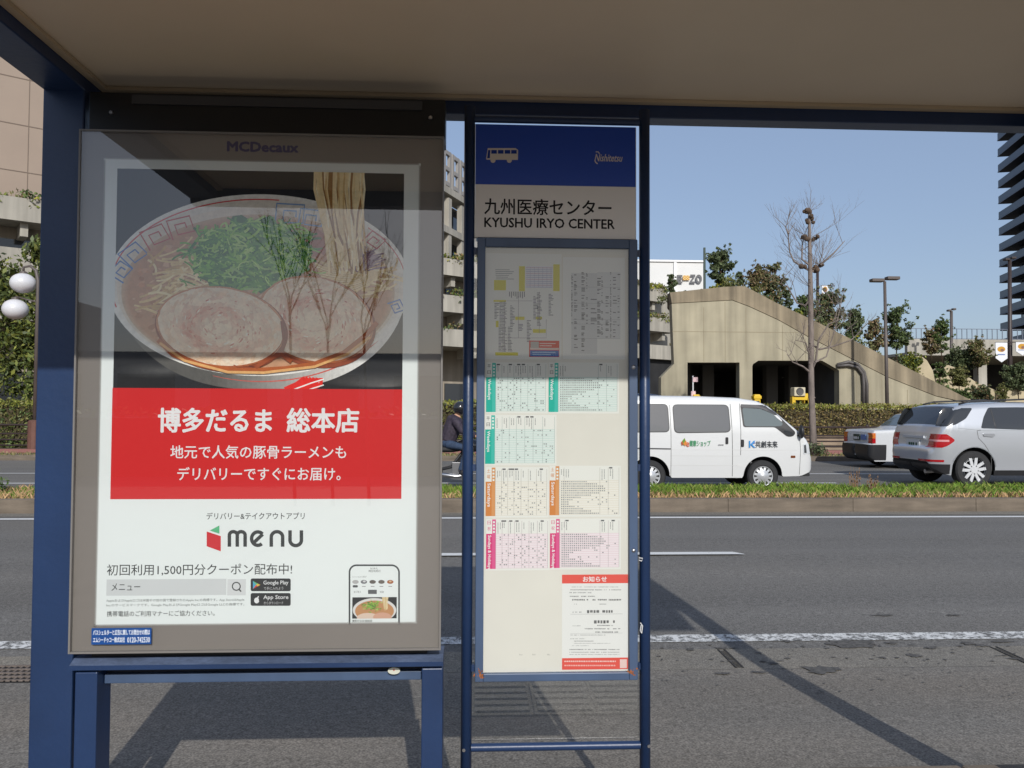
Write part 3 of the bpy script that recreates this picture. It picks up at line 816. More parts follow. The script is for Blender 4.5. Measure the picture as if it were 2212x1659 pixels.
for k, (px, yt, yb, Y, w, cols, gaps, nm, lab) in enumerate(TREES):
    dens = .6 if w < 36 else 1.0
    tree(nm, lab, px, yt, yb, Y, w * 1.12, cols, 100 + k, dens=dens * 1.3, gaps=min(1.2, gaps * 1.35), size=.10 if w < 40 else .125, trunk=.0 if (yb - yt) < 60 else .10, cat='shrub' if 'shrub' in nm or 'bush' in nm or nm == 'conifer' else 'tree')

# pale planter walls stepping down at the right
PLC = mat('planter_render', lin((184, 170, 140)), .85, var=.08, scale=1.2, streak=.08)
for lab, Y, pts in (('tan curved planter wall behind the lower ramp parapet', 41.5, [(1968, 812), (1966, 785), (1975, 771), (1990, 768), (2003, 778), (2016, 800), (2022, 830)]),
                    ('long tan planter wall stepping down under the thin shrub', 44.5, [(2022, 860), (2022, 800), (2042, 786), (2062, 793), (2110, 826), (2160, 846), (2160, 880)]),
                    ('level tan planter wall at the right edge behind the silver car', 44.0, [(2163, 880), (2163, 838), (2260, 836), (2260, 880)])):
    mb = MB(); pp = [(lambda q: (q.x, q.z))(at(a, b, Y)) for a, b in pts]; pp = [(pp[0][0], -.02)] + pp + [(pp[-1][0], -.02)]
    mb.prism(pp, Y, Y + .5); tag(mb.build('planter_wall', PLC, bevel=.05), lab, 'planter', 'planter walls beside the ramp')
# raised deck with fence in the distance
YD = 62.0; q0, q1 = at(1960, 742, YD), at(2300, 752, YD)
t = thing('raised_deck', 'raised concrete deck with a wire fence at the right in the distance', 'deck', (q0.x + 10, YD, 0))
mb = MB(); mb.box(q0.x, q1.x + 20, YD, YD + .4, at(2080, 768, YD).z, at(2080, 733, YD).z); mb.box(q0.x, q1.x + 20, YD + .4, YD + 40, at(2080, 768, YD).z, at(2080, 762, YD).z)
mb.build('parapet', CONCT, t)
for i in range(7): mb = MB(); mb.box(q0.x + .5 + i * 6, q0.x + 1.2 + i * 6, YD + 1, YD + 1.7, -.02, at(2080, 768, YD).z); mb.build('column', CONCT, t)
mb = MB(); mb.box(q0.x, q1.x + 20, YD + 12, YD + 12.3, -.02, at(2080, 768, YD).z); mb.build('back_wall', SHADEB, t)  # wall painted near-black for the shade below the deck
zf0, zf1 = at(2080, 733, YD).z, at(2080, 710, YD).z
mb = MB()
for i in range(62): x = q0.x + i * .42; mb.box(x - .02, x + .02, YD + .15, YD + .2, zf0, zf1)
for z in (zf0 + .06, zf1): mb.box(q0.x, q0.x + 26, YD + .21, YD + .25, z - .025, z + .025)
mb.build('fence', mat('fence_grey', lin((110, 118, 132)), .6), t)

# stepped terrace building
A = Vector((-26.5, 46.8)); B = Vector((at(1442, 700, 79).x, 79.0)); D = (B - A).normalized(); N = Vector((D.y, -D.x))  # N points to the road
A0 = A - D * 26
t = thing('terraced_building', 'long concrete building of planted stepped terraces across the road', 'building', (-5, 62, 0))
LV = [13.7, 10.6, 7.8]
body = MB()
for k, z in enumerate(LV):
    off = .9 * k; Bk = B + D * (.45 * k)
    p = [A0 + N * off, Bk + N * off, Bk + N * (off - .35), A0 + N * (off - .35)]
    tops = MB(); tops.slab([tuple(v) for v in p], z - 1.35, z)
    p = [A0 + N * (off - .36), Bk + N * (off - .36), Bk - N * 5 - D * 1.2, A0 - N * 5]
    tops.slab([tuple(v) for v in p], z - 1.35, z - 1.0); tops.build('terrace', CONCT, t)
    # underside bracket running back from the parapet
    for s in range(14):
        c = Bk - D * (1.5 + s * 6) + N * (off - 1.6)
        u_ = MB(); u_.obox((c.x, c.y, z - 1.75), tuple((D * .2).to_3d()), tuple((N * 1.1).to_3d()), (0, 0, .39)); u_.build('bracket', CONCT, t)
p = [A0 - N * 2.2, B - N * 2.2 - D * .6, B - N * 7 - D * .6, A0 - N * 7]
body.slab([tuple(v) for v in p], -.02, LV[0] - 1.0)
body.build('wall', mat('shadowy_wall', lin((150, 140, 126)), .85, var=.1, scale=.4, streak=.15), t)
for s in range(20):
    c = B - D * (4 + s * 4) - N * 2.1
    for z in (3.0, 8.0, 11.2):
        mb = MB(); mb.obox((c.x, c.y, z - .5 if z > 5 else 1.9), tuple((D * 1.2).to_3d()), tuple((N * .06).to_3d()), (0, 0, .9 if z > 5 else 1.8)); mb.build('window', TINT, t)
mb = MB(); p = [B + N * 1.2 - D * 5, B + N * 1.2 + D * 9, B - N * 3 + D * 9, B - N * 3 - D * 5]; mb.slab([tuple(v) for v in p], -.02, LV[2] - 1.36); mb.build('shade_block', SHADEB, t)  # solid block painted near-black as the shade beneath the lowest terrace
mb = MB(); p = [B - N * 1.5 - D * 1.3, B - N * 1.5 + D * 8, B - N * 6 + D * 8, B - N * 6 - D * 1.3]; mb.slab([tuple(v) for v in p], LV[2] - 1.35, LV[0] - .3); mb.build('end_wall', CONCT, t)
rng = random.Random(44)
for k, z in enumerate(LV):   # planting on each terrace
    mb = MB(); off = .9 * k - .55; L = (B - A0).length + .45 * k
    for i in range(420):
        s = L * (1 - rng.random() ** 1.4 * .98); 
        if math.sin(s * .33 + k * 2) < -.55: continue
        c = A0 + D * s + N * (off + rng.uniform(-.2, .45))
        leaves(mb, (c.x, c.y, z + rng.uniform(-.25, .35)), (.6, .5, .35), 22, .15, rng.choice([OLIVE, YELG, GREEN, RUSSET]), rng, shell=0)
    o = mb.build('planting', LEAF, t, cols=True); o['kind'] = 'stuff'

# tiled building above the terrace, left
t = thing('tiled_building', 'tall beige tiled building rising above the terrace at the left', 'building', (-20, 56, 0))
A1 = A0 - N * 5.5; L1 = 48; mb = MB(); p = [A1, A1 + D * L1, A1 + D * L1 - N * 14, A1 - N * 14]; mb.slab([tuple(v) for v in p], LV[0] - 1.0, 46); mb.build('wall', TILE, t)
mb = MB()
for i in range(28):
    c = A1 + D * (i * 1.8 + .3) + N * .012
    mb.obox((c.x, c.y, 28.8), tuple((D * .022).to_3d()), tuple((N * .008).to_3d()), (0, 0, 16))
for z in range(13, 46, 3):
    c = A1 + D * (L1 / 2) + N * .012; mb.obox((c.x, c.y, z + .6), tuple((D * L1 / 2).to_3d()), tuple((N * .006).to_3d()), (0, 0, .03))
mb.build('joint', JOINT, t)

# two storey block on the terrace, seen through the gap beside the bus stop sign
E0 = Vector((at(900, 500, 60).x, 60.0)); DE = Vector((.41, 1)).normalized(); NE = Vector((DE.y, -DE.x))
t = thing('terrace_block', 'pale two storey block with deep windows on the terrace beside the sign', 'building', (E0.x, 66, LV[0]))
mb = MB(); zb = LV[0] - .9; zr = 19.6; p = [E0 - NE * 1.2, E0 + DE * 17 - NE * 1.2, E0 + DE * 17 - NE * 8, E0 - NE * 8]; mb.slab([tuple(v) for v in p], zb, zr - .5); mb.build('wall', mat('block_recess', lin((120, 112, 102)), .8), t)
mb = MB()
for z in (zb + .1, zb + 3.1, zr - .45):
    p = [E0 + NE * .3, E0 + DE * 17 + NE * .3, E0 + DE * 17 - NE * 1.19, E0 - NE * 1.19]; mb.slab([tuple(v) for v in p], z, z + .55)
for i in range(7):
    c = E0 + DE * (.3 + i * 2.7); 
    for z in (zb + .65, zb + 3.65): mb.obox((c.x, c.y, z + 1.22), tuple((DE * .3).to_3d()), tuple((NE * .22).to_3d()), (0, 0, 1.22))
mb.build('frame', CONCT, t)
for i in range(6):
    for z in (zb + .7, zb + 3.7):
        c = E0 + DE * (1.65 + i * 2.7) - NE * 1.15; mb = MB(); mb.obox((c.x, c.y, z + 1.2), tuple((DE * .95).to_3d()), tuple((NE * .03).to_3d()), (0, 0, 1.15)); mb.build('window', TINT, t)
t = thing('rooftop_sign', 'gray open lettered sign standing on the roof edge of the terrace block', 'sign', (E0.x + 2.6, 66, zr + .1))
mb = MB()
for i in range(6):
    c = E0 + DE * (2.0 + i * 1.7); z = zr + .1
    for q in (-.55, .55): mb.obox((c.x + DE.x * q, c.y + DE.y * q, z + 1.6), tuple((DE * .16).to_3d()), tuple((NE * .12).to_3d()), (0, 0, 1.5))
    for q in (.35, 1.6, 2.9): mb.obox((c.x, c.y, z + q), tuple((DE * .40).to_3d()), tuple((NE * .13).to_3d()), (0, 0, .16))
mb.build('letter', mat('sign_grey', lin((150, 146, 142)), .6), t)
mb = MB()
for i in range(12): c = E0 + DE * (1.2 + i * .9) - NE * .35; mb.tube([(c.x, c.y, zr), (c.x, c.y, zr + 2.8)], .05, 6)
mb.build('support', POLE, t)

# white building with letters
YW = 118.0; PW = lambda px, py: at(px, py, YW)
t = thing('white_building', 'white flat roofed building with gray sign letters beyond the ramp', 'building', (PW(1440, 640).x, YW, 0))
mb = MB(); mb.box(PW(1340, 600).x, PW(1519, 600).x, YW, YW + 30, 0, PW(1450, 566).z); mb.build('wall', WHITEB, t)
mb = MB(); mb.box(PW(1340, 600).x - .2, PW(1519, 600).x + .2, YW - .25, YW + 30.2, PW(1450, 566).z + .002, PW(1450, 562).z); mb.build('roof_edge', WHITE, t)
mb = MB(); mb.box(PW(1455, 600).x, PW(1461, 600).x, YW - .3, YW - .01, 0, PW(1450, 567).z); mb.build('fin', WHITE, t)
pr = Print(YW - .35, .01); g = (112, 112, 114)
# E  (emblem)  Z  O
for r in ((1462, 594, 1466, 612), (1466, 594, 1474, 598), (1466, 601, 1473, 605), (1466, 608, 1474, 612)): pr.rect(*r, g)
for i in range(5):
    for j in range(4): pr.rect(1475 + i * 2.9, 595 + j * 2.5, 1477.9 + i * 2.9, 597.5 + j * 2.5, (224, 150, 40) if (i + j) % 2 else (236, 214, 150))
pr.rect(1491, 593, 1502, 597, g); pr.rect(1490, 608, 1502, 612, g); pr.poly([(1498, 597), (1502, 597), (1494, 608), (1490, 608)], g)
pr.arcstroke(1509.5, 602.5, 5.0, 7.5, 0, 360, 4, g)
pr.build('lettering', t, INK)
mb = MB(); q = at(1522, 640, 60)
mb.tube([(q.x, 60, 0), (q.x, 60, at(1522, 535, 60).z)], [.14, .09], 8); mb.ball((q.x + .1, 60, at(1522, 557, 60).z), .12, n=8, m=6)
tag(mb.build('mast', mat('mast_dark', lin((70, 84, 78)), .6)), 'thin dark mast at the right end of the white building', 'mast')

# dark apartment tower at right
TL = Vector((at(2157, 500, 147).x, 147.0)); DT = Vector((-.278, -1)).normalized(); NT = Vector((DT.y, -DT.x))   # DT runs towards us
if NT.x > 0: NT = -NT
t = thing('apartment_tower', 'dark navy high rise with projecting balconies at the right edge', 'building', (TL.x + 5, 140, 0))
mb = MB(); p = [TL - NT * 2.2 + DT * 4, TL - NT * 2.2 + DT * 40, TL - NT * 24 + DT * 40, TL - NT * 24 + DT * 4]; mb.slab([tuple(v) for v in p], 0, 84); mb.build('wall', NAVYD, t)
for f in range(26):
    c = TL - NT * 2.15 + DT * 22; mb = MB(); mb.obox((c.x, c.y, f * 3.05 + 2.2 + 1.2), tuple((DT * 17.2).to_3d()), tuple((NT * .03).to_3d()), (0, 0, 1.0)); mb.build('window_band', TINT, t)
for f in range(27):
    z = f * 3.05 + 1.6
    p = [TL + NT * 0, TL + DT * 40, TL + DT * 40 - NT * 2.19, TL - NT * 7]
    mb = MB(); mb.slab([tuple(v) for v in p], z + .04, z + .24); b = mb.build('balcony', SLABC, t)
    mb = MB()
    c = TL + DT * 20.05 - NT * .07; mb.obox((c.x, c.y, z + .24 + .62), tuple((DT * 19.95).to_3d()), tuple((NT * .05).to_3d()), (0, 0, .62))
    e = TL - NT * 3.5 + DT * .06; mb.obox((e.x, e.y, z + .24 + .62), tuple((NT * 3.4).to_3d()), tuple((DT * .05).to_3d()), (0, 0, .62))
    mb.build('balustrade', NAVY, b)
    mb = MB(); c = TL + DT * 20 + NT * .012; mb.obox((c.x, c.y, z + .12), tuple((DT * 20).to_3d()), tuple((NT * .01).to_3d()), (0, 0, .07)); e = TL - NT * 3.5 - DT * .012; mb.obox((e.x, e.y, z + .12), tuple((NT * 3.5).to_3d()), tuple((DT * .01).to_3d()), (0, 0, .07)); mb.build('edge', EDGEC, b)
print('buildings done')


# ------------------------------------------------------------------ lamps, bare tree, banners, parking gate machines
def tlamp(name, label, px, ytop, Y, H0, headw, cat='street lamp', m=POLE, r=.085, group=None):
    q = at(px, ytop, Y); b = at(px + 6 if name == 'double_lamp' else px, 860, Y)
    t = thing(name, label, cat, (b.x, Y, H0), group); mb = MB(); mb.tube([(b.x, Y, H0), (q.x, Y, q.z)], [r, r * .72], 10); mb.build('pole', m, t, smooth=True)
    for s in (-1, 1):
        mb = MB(); x0 = q.x + s * .06; x1 = q.x + s * headw
        mb.box(min(x0, x1), max(x0, x1), Y - .16, Y + .16, q.z + .02 + s * .05, q.z + .16 + s * .05)
        mb.build('lamp_head', m, t, bevel=.03)
    return t


tlamp('double_lamp', 'tall bronze lamp with two flat heads in front of the ramp', 1911, 608, 33.6, .1, .62)
tlamp('deck_lamp', 'short lamp with two heads standing on the deck behind the trees', 2055, 672, 58, .1, .30, r=.14)
tlamp('dark_lamp', 'dark tall lamp pole before the apartment tower at the right', 2181, 562, 48, .1, .35, m=POLED, r=.15)
tlamp('slope_lamp', 'dark lamp on the slope directly behind the bare tree trunk', 1766, 580, 42, 3.0, .25, m=POLED, r=.10)
for px0, px1, yt, yb, lab, Y in ((2150, 2176, 740, 781, 'white pointed banner with a yellow emblem left of the dark lamp pole', 47.5), (2194, 2222, 739, 766, 'white banner with a yellow emblem right of the dark lamp pole', 47.5),
                                 (1775, 1790, 617, 640, 'small white banner behind the bare tree', 41.5)):
    a, b = at(px0, yt, Y), at(px1, yb, Y); t = thing('banner', lab, 'banner', ((a.x + b.x) / 2, Y, b.z), 'banners on lamp poles')
    mb = MB(); pts = [(a.x, b.z + .2), ((a.x + b.x) / 2, b.z - .05), (b.x, b.z + .2), (b.x, a.z), (a.x, a.z)]; mb.prism(pts, Y - .02, Y + .02); mb.build('cloth', BANNER, t)
    pr = Print(Y - .022, .002); cx, cy = (px0 + px1) / 2, yt + (yb - yt) * .35
    pr.ell(cx, cy, (px1 - px0) * .33, 6, (214, 160, 60)); pr.layer(); pr.ell(cx + 2, cy + 2, (px1 - px0) * .15, 3, (150, 110, 90)); pr.rect(px0 + 5, yt + (yb - yt) * .6, px1 - 5, yt + (yb - yt) * .66, (120, 140, 190))
    pr.build('emblem', t, INK)
    mb = MB(); mb.tube([(a.x, Y + .03, a.z), (b.x + .35 if px0 < 2160 else b.x, Y + .03, a.z)], .03, 6)
    if px0 > 2190: mb.tube([(a.x - .4, Y + .03, a.z), (a.x, Y + .03, a.z)], .03, 6)
    mb.build('arm', POLED, t)

# pollarded street tree
YT = 25.6; PT = lambda px, py, dy=0: at(px, py, YT + dy); rng = random.Random(21)
b = PT(1757, 985)
t = thing('street_tree', 'bare pollarded street tree between the white van and the taxi', 'tree', (b.x, YT, .12))
mb = MB()
spine = [(1757, 990), (1756, 930), (1753, 860), (1752, 800), (1752, 720), (1751, 640), (1750, 580), (1749, 520), (1748, 470), (1748, 452)]
rad = [.135, .108, .098, .094, .09, .084, .07, .055, .045, .034]
pts = [PT(*p) for p in spine]; pts[0].z = .1; mb.tube(pts, rad, 10)
for k in range(24):   # bark knobs
    j = rng.randint(2, 8); p = pts[j].lerp(pts[min(j + 1, 9)], rng.random()); mb.ball(p + Vector((rng.uniform(-1, 1) * rad[j] * .8, -rad[j] * .6, 0)), rad[j] * .38, n=6, m=5)
mb.build('trunk', BARK, t, smooth=True)
for px, py, r in ((1748, 459, .16), (1744, 478, .11), (1753, 470, .10), (1738, 515, .11), (1760, 513, .10), (1748, 517, .1), (1735, 578, .12), (1763, 580, .14), (1772, 570, .08), (1742, 456, .1), (1756, 482, .08)):
    mb = MB()
    for q in range(4): mb.ball(PT(px, py) + Vector((rng.uniform(-.06, .06), rng.uniform(-.1, .1), rng.uniform(-.06, .06))), r * rng.uniform(.5, .8), n=8, m=6)
    mb.build('knuckle', BARKD, t)
mb = MB()
limbs = [[(1750, 585), (1735, 577), (1715, 565), (1706, 545), (1702, 505), (1718, 480)], [(1703, 505), (1696, 488)], [(1748, 572), (1732, 560), (1733, 530), (1736, 515)], [(1752, 588), (1765, 580), (1776, 568)],
         [(1772, 572), (1800, 548), (1825, 520)], [(1754, 640), (1740, 660), (1722, 655), (1700, 618), (1685, 612)], [(1752, 742), (1770, 755), (1800, 748), (1838, 735), (1860, 715)],
         [(1753, 800), (1762, 782), (1785, 770), (1806, 705), (1820, 640)], [(1752, 806), (1735, 792), (1712, 782), (1700, 765)], [(1762, 780), (1768, 735), (1790, 700), (1815, 690), (1830, 670)], [(1752, 775), (1740, 740), (1720, 735)]]
for L in limbs:
    pp = []; dy = 0
    for i, p in enumerate(L): pp.append(PT(p[0], p[1], dy)); dy += rng.uniform(-.18, .18)
    n = len(pp); mb.tube(pp, [.04 - .03 * i / (n - 1) for i in range(n)], 6)
    for k in range(4):
        j = rng.randint(max(0, n - 3), n - 2); p = pp[j].lerp(pp[j + 1], rng.random()); d = Vector((rng.gauss(.1, .6), rng.gauss(0, .5), rng.uniform(.5, 1.2))).normalized()
        branchy(mb, p, d, rng.uniform(.5, .95), .011, 2, rng, .45, .35, (2, 3), 4)
for px, py, cnt in ((1748, 456, 9), (1748, 515, 11), (1768, 572, 18), (1738, 575, 7), (1750, 620, 7), (1752, 700, 6), (1752, 770, 5)):
    for k in range(cnt):
        s = rng.choice((-1, 1)); d = Vector((s * rng.uniform(.2, 1.2), rng.gauss(0, .5), rng.uniform(.45, 1.3))).normalized()
        branchy(mb, PT(px, py), d, rng.uniform(.5, 1.15) * (.6 if py < 500 else 1.1), .0068, 2, rng, .32, .3, (2, 2), 4)
mb.build('branches', BARK, t)
c = PT(1751, 985); mb = MB(); rng = random.Random(3)
for i in range(10): leaves(mb, (c.x + rng.uniform(-.45, .6), YT + rng.uniform(-.3, .3), .2 + rng.uniform(0, .25)), (.2, .2, .16), 50, .05, DARKGR, rng, shell=0)
tag(mb.build('groundcover_shrub', LEAF, cols=True), 'small dark shrub round the foot of the bare street tree', 'shrub')

# parking machines in front of the ramp openings
YM = 34.0; PM = lambda px, py: at(px, py, YM)
c = PM(1728, 850); t = thing('ticket_machine', 'beige box with a round fan on yellow legs before the wide opening', 'parking machine', (c.x, YM, .1))
mb = MB(); a, b = PM(1712, 856), PM(1736, 837); mb.box(a.x, b.x, YM - .2, YM + .25, a.z, b.z); mb.build('box', mat('machine_beige', lin((196, 186, 160)), .5), t, bevel=.03)
mb = MB(); f = PM(1724, 846); mb.lathe((f.x, YM - .202, f.z), [(.0001, -.02), (.10, -.02), (.15, -.03), (.17, 0)], 20, 'y'); mb.build('fan', mat('fan_dark', (.08, .075, .07), .6), t)
mb = MB()
for px in (1713, 1740):
    q = PM(px, 852); mb.box(q.x - .07, q.x + .07, YM - .1, YM + .15, .1, PM(px, 850 if px > 1720 else 857).z)
mb.box(PM(1713, 866).x, PM(1742, 866).x, YM - .12, YM + .16, PM(1713, 864).z, PM(1713, 858).z); q = PM(1743, 862); mb.box(q.x - .15, q.x + .1, YM - .1, YM + .15, PM(1, 880).z, PM(1, 852).z)
mb.build('leg', YELL, t)
for px, lab in ((1634, 'yellow parking bollard machine at the foot of the middle pier'), (1503, 'yellow parking machine beside the pink sign in the left opening')):
    q = PM(px, 860); t = thing('barrier_machine', lab, 'parking machine', (q.x, YM, .1), 'yellow parking machines'); mb = MB(); mb.box(q.x - .14, q.x + .14, YM - .15, YM + .15, .1, PM(px, 852).z); mb.build('post', YELL, t, bevel=.04)
    mb = MB(); mb.box(q.x - .17, q.x + .17, YM - .18, YM + .18, PM(px, 862).z, PM(px, 855).z); mb.build('collar', YELL, t, bevel=.02); mb = MB(); mb.box(q.x - .08, q.x + .08, YM - .16, YM - .151, PM(px, 875).z, PM(px, 866).z); mb.build('panel', DARKG, t)
q = PM(1497, 850); t = thing('small_sign', 'small pink and white sign on a post in the left opening', 'sign', (q.x, YM, .1))
mb = MB(); mb.tube([(q.x, YM, .1), (q.x, YM, PM(1497, 812).z)], .03, 8); mb.build('post', WHITE, t)
mb = MB(); mb.box(q.x - .02, q.x + .20, YM - .05, YM - .03, PM(1497, 825).z, PM(1497, 815).z); mb.box(q.x - .1, q.x + .1, YM - .05, YM - .03, PM(1497, 862).z, PM(1497, 845).z); mb.build('board', mat('pink_board', lin((224, 190, 190)), .5), t)


# ------------------------------------------------------------------ vehicles
FAR = {}


class Vehicle:
    """body lofted along x from a side profile; near side faces the camera (y = y0), far side at y0 + W"""
    def __init__(s, root, X0, y0, W, top, bot, wheels, belt, tumble, fil=.09, rcf=.35, rcr=.25, bow=.03, n=70):
        s.root = root; s.X0 = X0; s.y0 = y0; s.W = W; s.yc = y0 + W / 2
        s.top = np.array(top); s.bot = np.array(bot); s.wheels = wheels; s.belt = belt; s.tumble = tumble; s.fil = fil; s.rcf = rcf; s.rcr = rcr; s.bow = bow
        s.xa = top[0][0]; s.xb = top[-1][0]; s.n = n

    def T(s, x): return float(np.interp(x, s.top[:, 0], s.top[:, 1]))

    def B(s, x, arch=True):
        z = float(np.interp(x, s.bot[:, 0], s.bot[:, 1]))
        if arch:
            for cx, cz, R in s.wheels:
                if abs(x - cx) < R: z = max(z, cz + math.sqrt(R * R - (x - cx) ** 2))
        return z

    def hw(s, x, z):
        w = s.W / 2
        for d, r in ((s.xb - x, s.rcf), (x - s.xa, s.rcr)):
            if d < r: w -= r * .75 * (1 - math.sqrt(max(0, 1 - (1 - max(d, 0) / r) ** 2)))
        w -= max(0, z - s.belt) * s.tumble
        w -= s.bow * max(0, (s.belt - .15 - z)) ** 2 * 2
        d = s.T(x) - z
        if d < s.fil: w -= s.fil * (1 - math.sqrt(max(0, 1 - (1 - max(d, 0) / s.fil) ** 2)))
        return max(w, .05)

    def pt(s, x, z, off=0.0, side=-1): return (s.X0 + x, s.yc + side * (s.hw(x, z) + off), z)

    def body(s, m, well=LINERB, M=16):
        xs = set(np.linspace(s.xa, s.xb, s.n).tolist()) | set(np.linspace(s.xa, s.xa + .9, 80).tolist())
        for cx, cz, R in s.wheels:
            for t in np.linspace(-1, 1, 19): xs.add(cx + R * math.sin(t * math.pi / 2) * .9995)
        for p in s.top: xs.add(float(p[0]))
        xs = sorted(x for x in xs if s.xa <= x <= s.xb)
        xs = [x for i, x in enumerate(xs) if i == 0 or x - xs[i - 1] > .002]
        rows = []
        for x in xs:
            b, t = s.B(x), s.T(x); t = max(t, b + .01)
            zs = [b + (t - b) * (1 - (1 - u) ** 1.8) for u in np.linspace(0, 1, M)]
            r = [s.pt(x, z) for z in zs]; wt = s.hw(x, t)
            cam_ = [(s.X0 + x, s.yc + wt * q, t + .02 * (1 - q * q)) for q in (-.6, -.2, .2, .6)]
            l = [s.pt(x, z, side=1) for z in reversed(zs)]
            rows.append(r + cam_ + l)
        mb = MB(); mb.grid(rows, True, True, True); N = len(rows[0])
        for i, f in enumerate(mb.f):   # floor faces are dark
            if i < (len(rows) - 1) * N and i % N == N - 1: mb.m[i] = 1
        o = mb.build('body', [m, well], s.root, smooth=True, fixn=True)
        e = o.modifiers.new('edge', 'EDGE_SPLIT'); e.split_angle = RAD(38); o_ = o
        return o

    def patch(s, name, pts, m, off=.006, parent=None, both=True, r=.0, dens=.12):
        """panel lying on the side; pts are (x,z)"""
        P = []
        n = len(pts)
        if r:
            Q = []
            for i in range(n):
                a, b, c = Vector(pts[i - 1]), Vector(pts[i]), Vector(pts[(i + 1) % n]); rr = min(r, (a - b).length * .45, (c - b).length * .45)
                u, v = b + (a - b).normalized() * rr, b + (c - b).normalized() * rr
                for k in range(5): t = k / 4; Q.append((u * (1 - t) ** 2 + b * 2 * t * (1 - t) + v * t * t)[:])
            pts = Q; n = len(pts)
        for i in range(n):
            a, b = Vector(pts[i]), Vector(pts[(i + 1) % n]); k = max(1, int((b - a).length / dens))
            for j in range(k): P.append((a.lerp(b, j / k))[:])
        ar = sum(P[i][0] * P[(i + 1) % len(P)][1] - P[(i + 1) % len(P)][0] * P[i][1] for i in range(len(P)))
        if ar < 0: P = P[::-1]
        cx = sum(p[0] for p in P) / len(P); cz = sum(p[1] for p in P) / len(P)
        out = None
        for sd in ((-1, 1) if both else (-1,)):
            mb = MB(); rings = []
            for k in (1, .66, .33, .001): rings.append([s.pt(cx + (x - cx) * k, cz + (z - cz) * k, off, sd) for x, z in P])
            if sd == 1: rings = [list(reversed(q)) for q in rings]
            mb.grid(rings, True)
            edge = [s.pt(x, z, -.01, sd) for x, z in P]
            if sd == 1: edge.reverse()
            mb.grid([edge, rings[0]], True)
            o = mb.build(name, m, (parent if sd == -1 else getattr(parent, 'name', None) and FAR.get(parent.name)) or s.root, smooth=True)
            if sd == -1: out = o
            else: FAR[out.name] = o
        return out

    def seam(s, name, pts, w, m, off=.003):
        out = []
        for sd in (-1, 1):
            P = []
            for i in range(len(pts) - 1):
                a, b = Vector(pts[i]), Vector(pts[i + 1]); k = max(1, int((b - a).length / .05))
                P += [a.lerp(b, j / k) for j in range(k)]
            P.append(Vector(pts[-1])); rows = []
            for i, p in enumerate(P):
                d = (P[min(i + 1, len(P) - 1)] - P[max(i - 1, 0)]).normalized(); q = Vector((-d.y, d.x)) * w / 2
                rows.append([s.pt(*(p + q), off, sd), s.pt(*(p - q), off, sd)])
            mb = MB(); mb.grid(rows); out.append(mb.build(name, m, s.root))
        return out[0]

    def across(s, name, xa, xb, m, inset=.08, off=.008, n=8, parent=None):
        """pane across the car following the top profile between two stations"""
        rows = []
        for i in range(n + 1):
            x = xa + (xb - xa) * i / n; z = s.T(x); sl = (s.T(x + .01) - s.T(x - .01)) / .02; l = math.hypot(1, sl); w = s.hw(x, z - s.fil * .8) - inset
            rows.append([(s.X0 + x - sl / l * off, s.yc + w * q, z + off / l + .02 * (1 - (q * w / max(.1, s.hw(x, z))) ** 2)) for q in np.linspace(-1, 1, 9)])
        mb = MB(); mb.grid(rows); return mb.build(name, m, parent or s.root, smooth=True)

    def rear_x(s, z):
        xs = np.linspace(s.xa, s.xa + 1.2, 240)
        for x in xs:
            if s.T(x) >= z and s.B(x, False) <= z: return float(x)
        return s.xa

    def wrap(s, name, z0, z1, xs, inw, m, off=.008, parent=None, n=5):
        """lamp wrapped round the near rear corner: along the side to xs, across the rear by inw"""
        out = None
        for sd in (-1, 1):
            rows = []; mb = MB()
            for i in range(n + 1):
                z = z0 + (z1 - z0) * i / n; xr = s.rear_x(z); x_s = xs(i / n) if callable(xs) else xs
                cur = []
                for k in range(22):
                    u = k / 21; x = x_s + (xr + .0008 - x_s) * (1 - (1 - u) ** 2.2); cur.append((x, s.hw(x, z)))
                w = cur[-1][1]
                for k in range(1, 6): cur.append((xr, max(w - inw * k / 5, .02)))
                row = []
                for k, (x, h) in enumerate(cur):
                    a_, b_ = cur[max(k - 1, 0)], cur[min(k + 1, len(cur) - 1)]; tx, ty = b_[0] - a_[0], b_[1] - a_[1]; l = math.hypot(tx, ty) or 1
                    nx, ny = ty / l, -tx / l
                    if ny < 0 and nx > 0: nx, ny = -nx, -ny
                    row.append((s.X0 + x + nx * off, s.yc + sd * (h + ny * off), z))
                rows.append(row if sd == -1 else row[::-1])
            mb.grid(rows)
            o = mb.build(name, m, (parent if sd == -1 else parent is not None and FAR.get(parent.name)) or s.root, smooth=True)
            if sd == -1: out = o
            else: FAR[out.name] = o
        return out

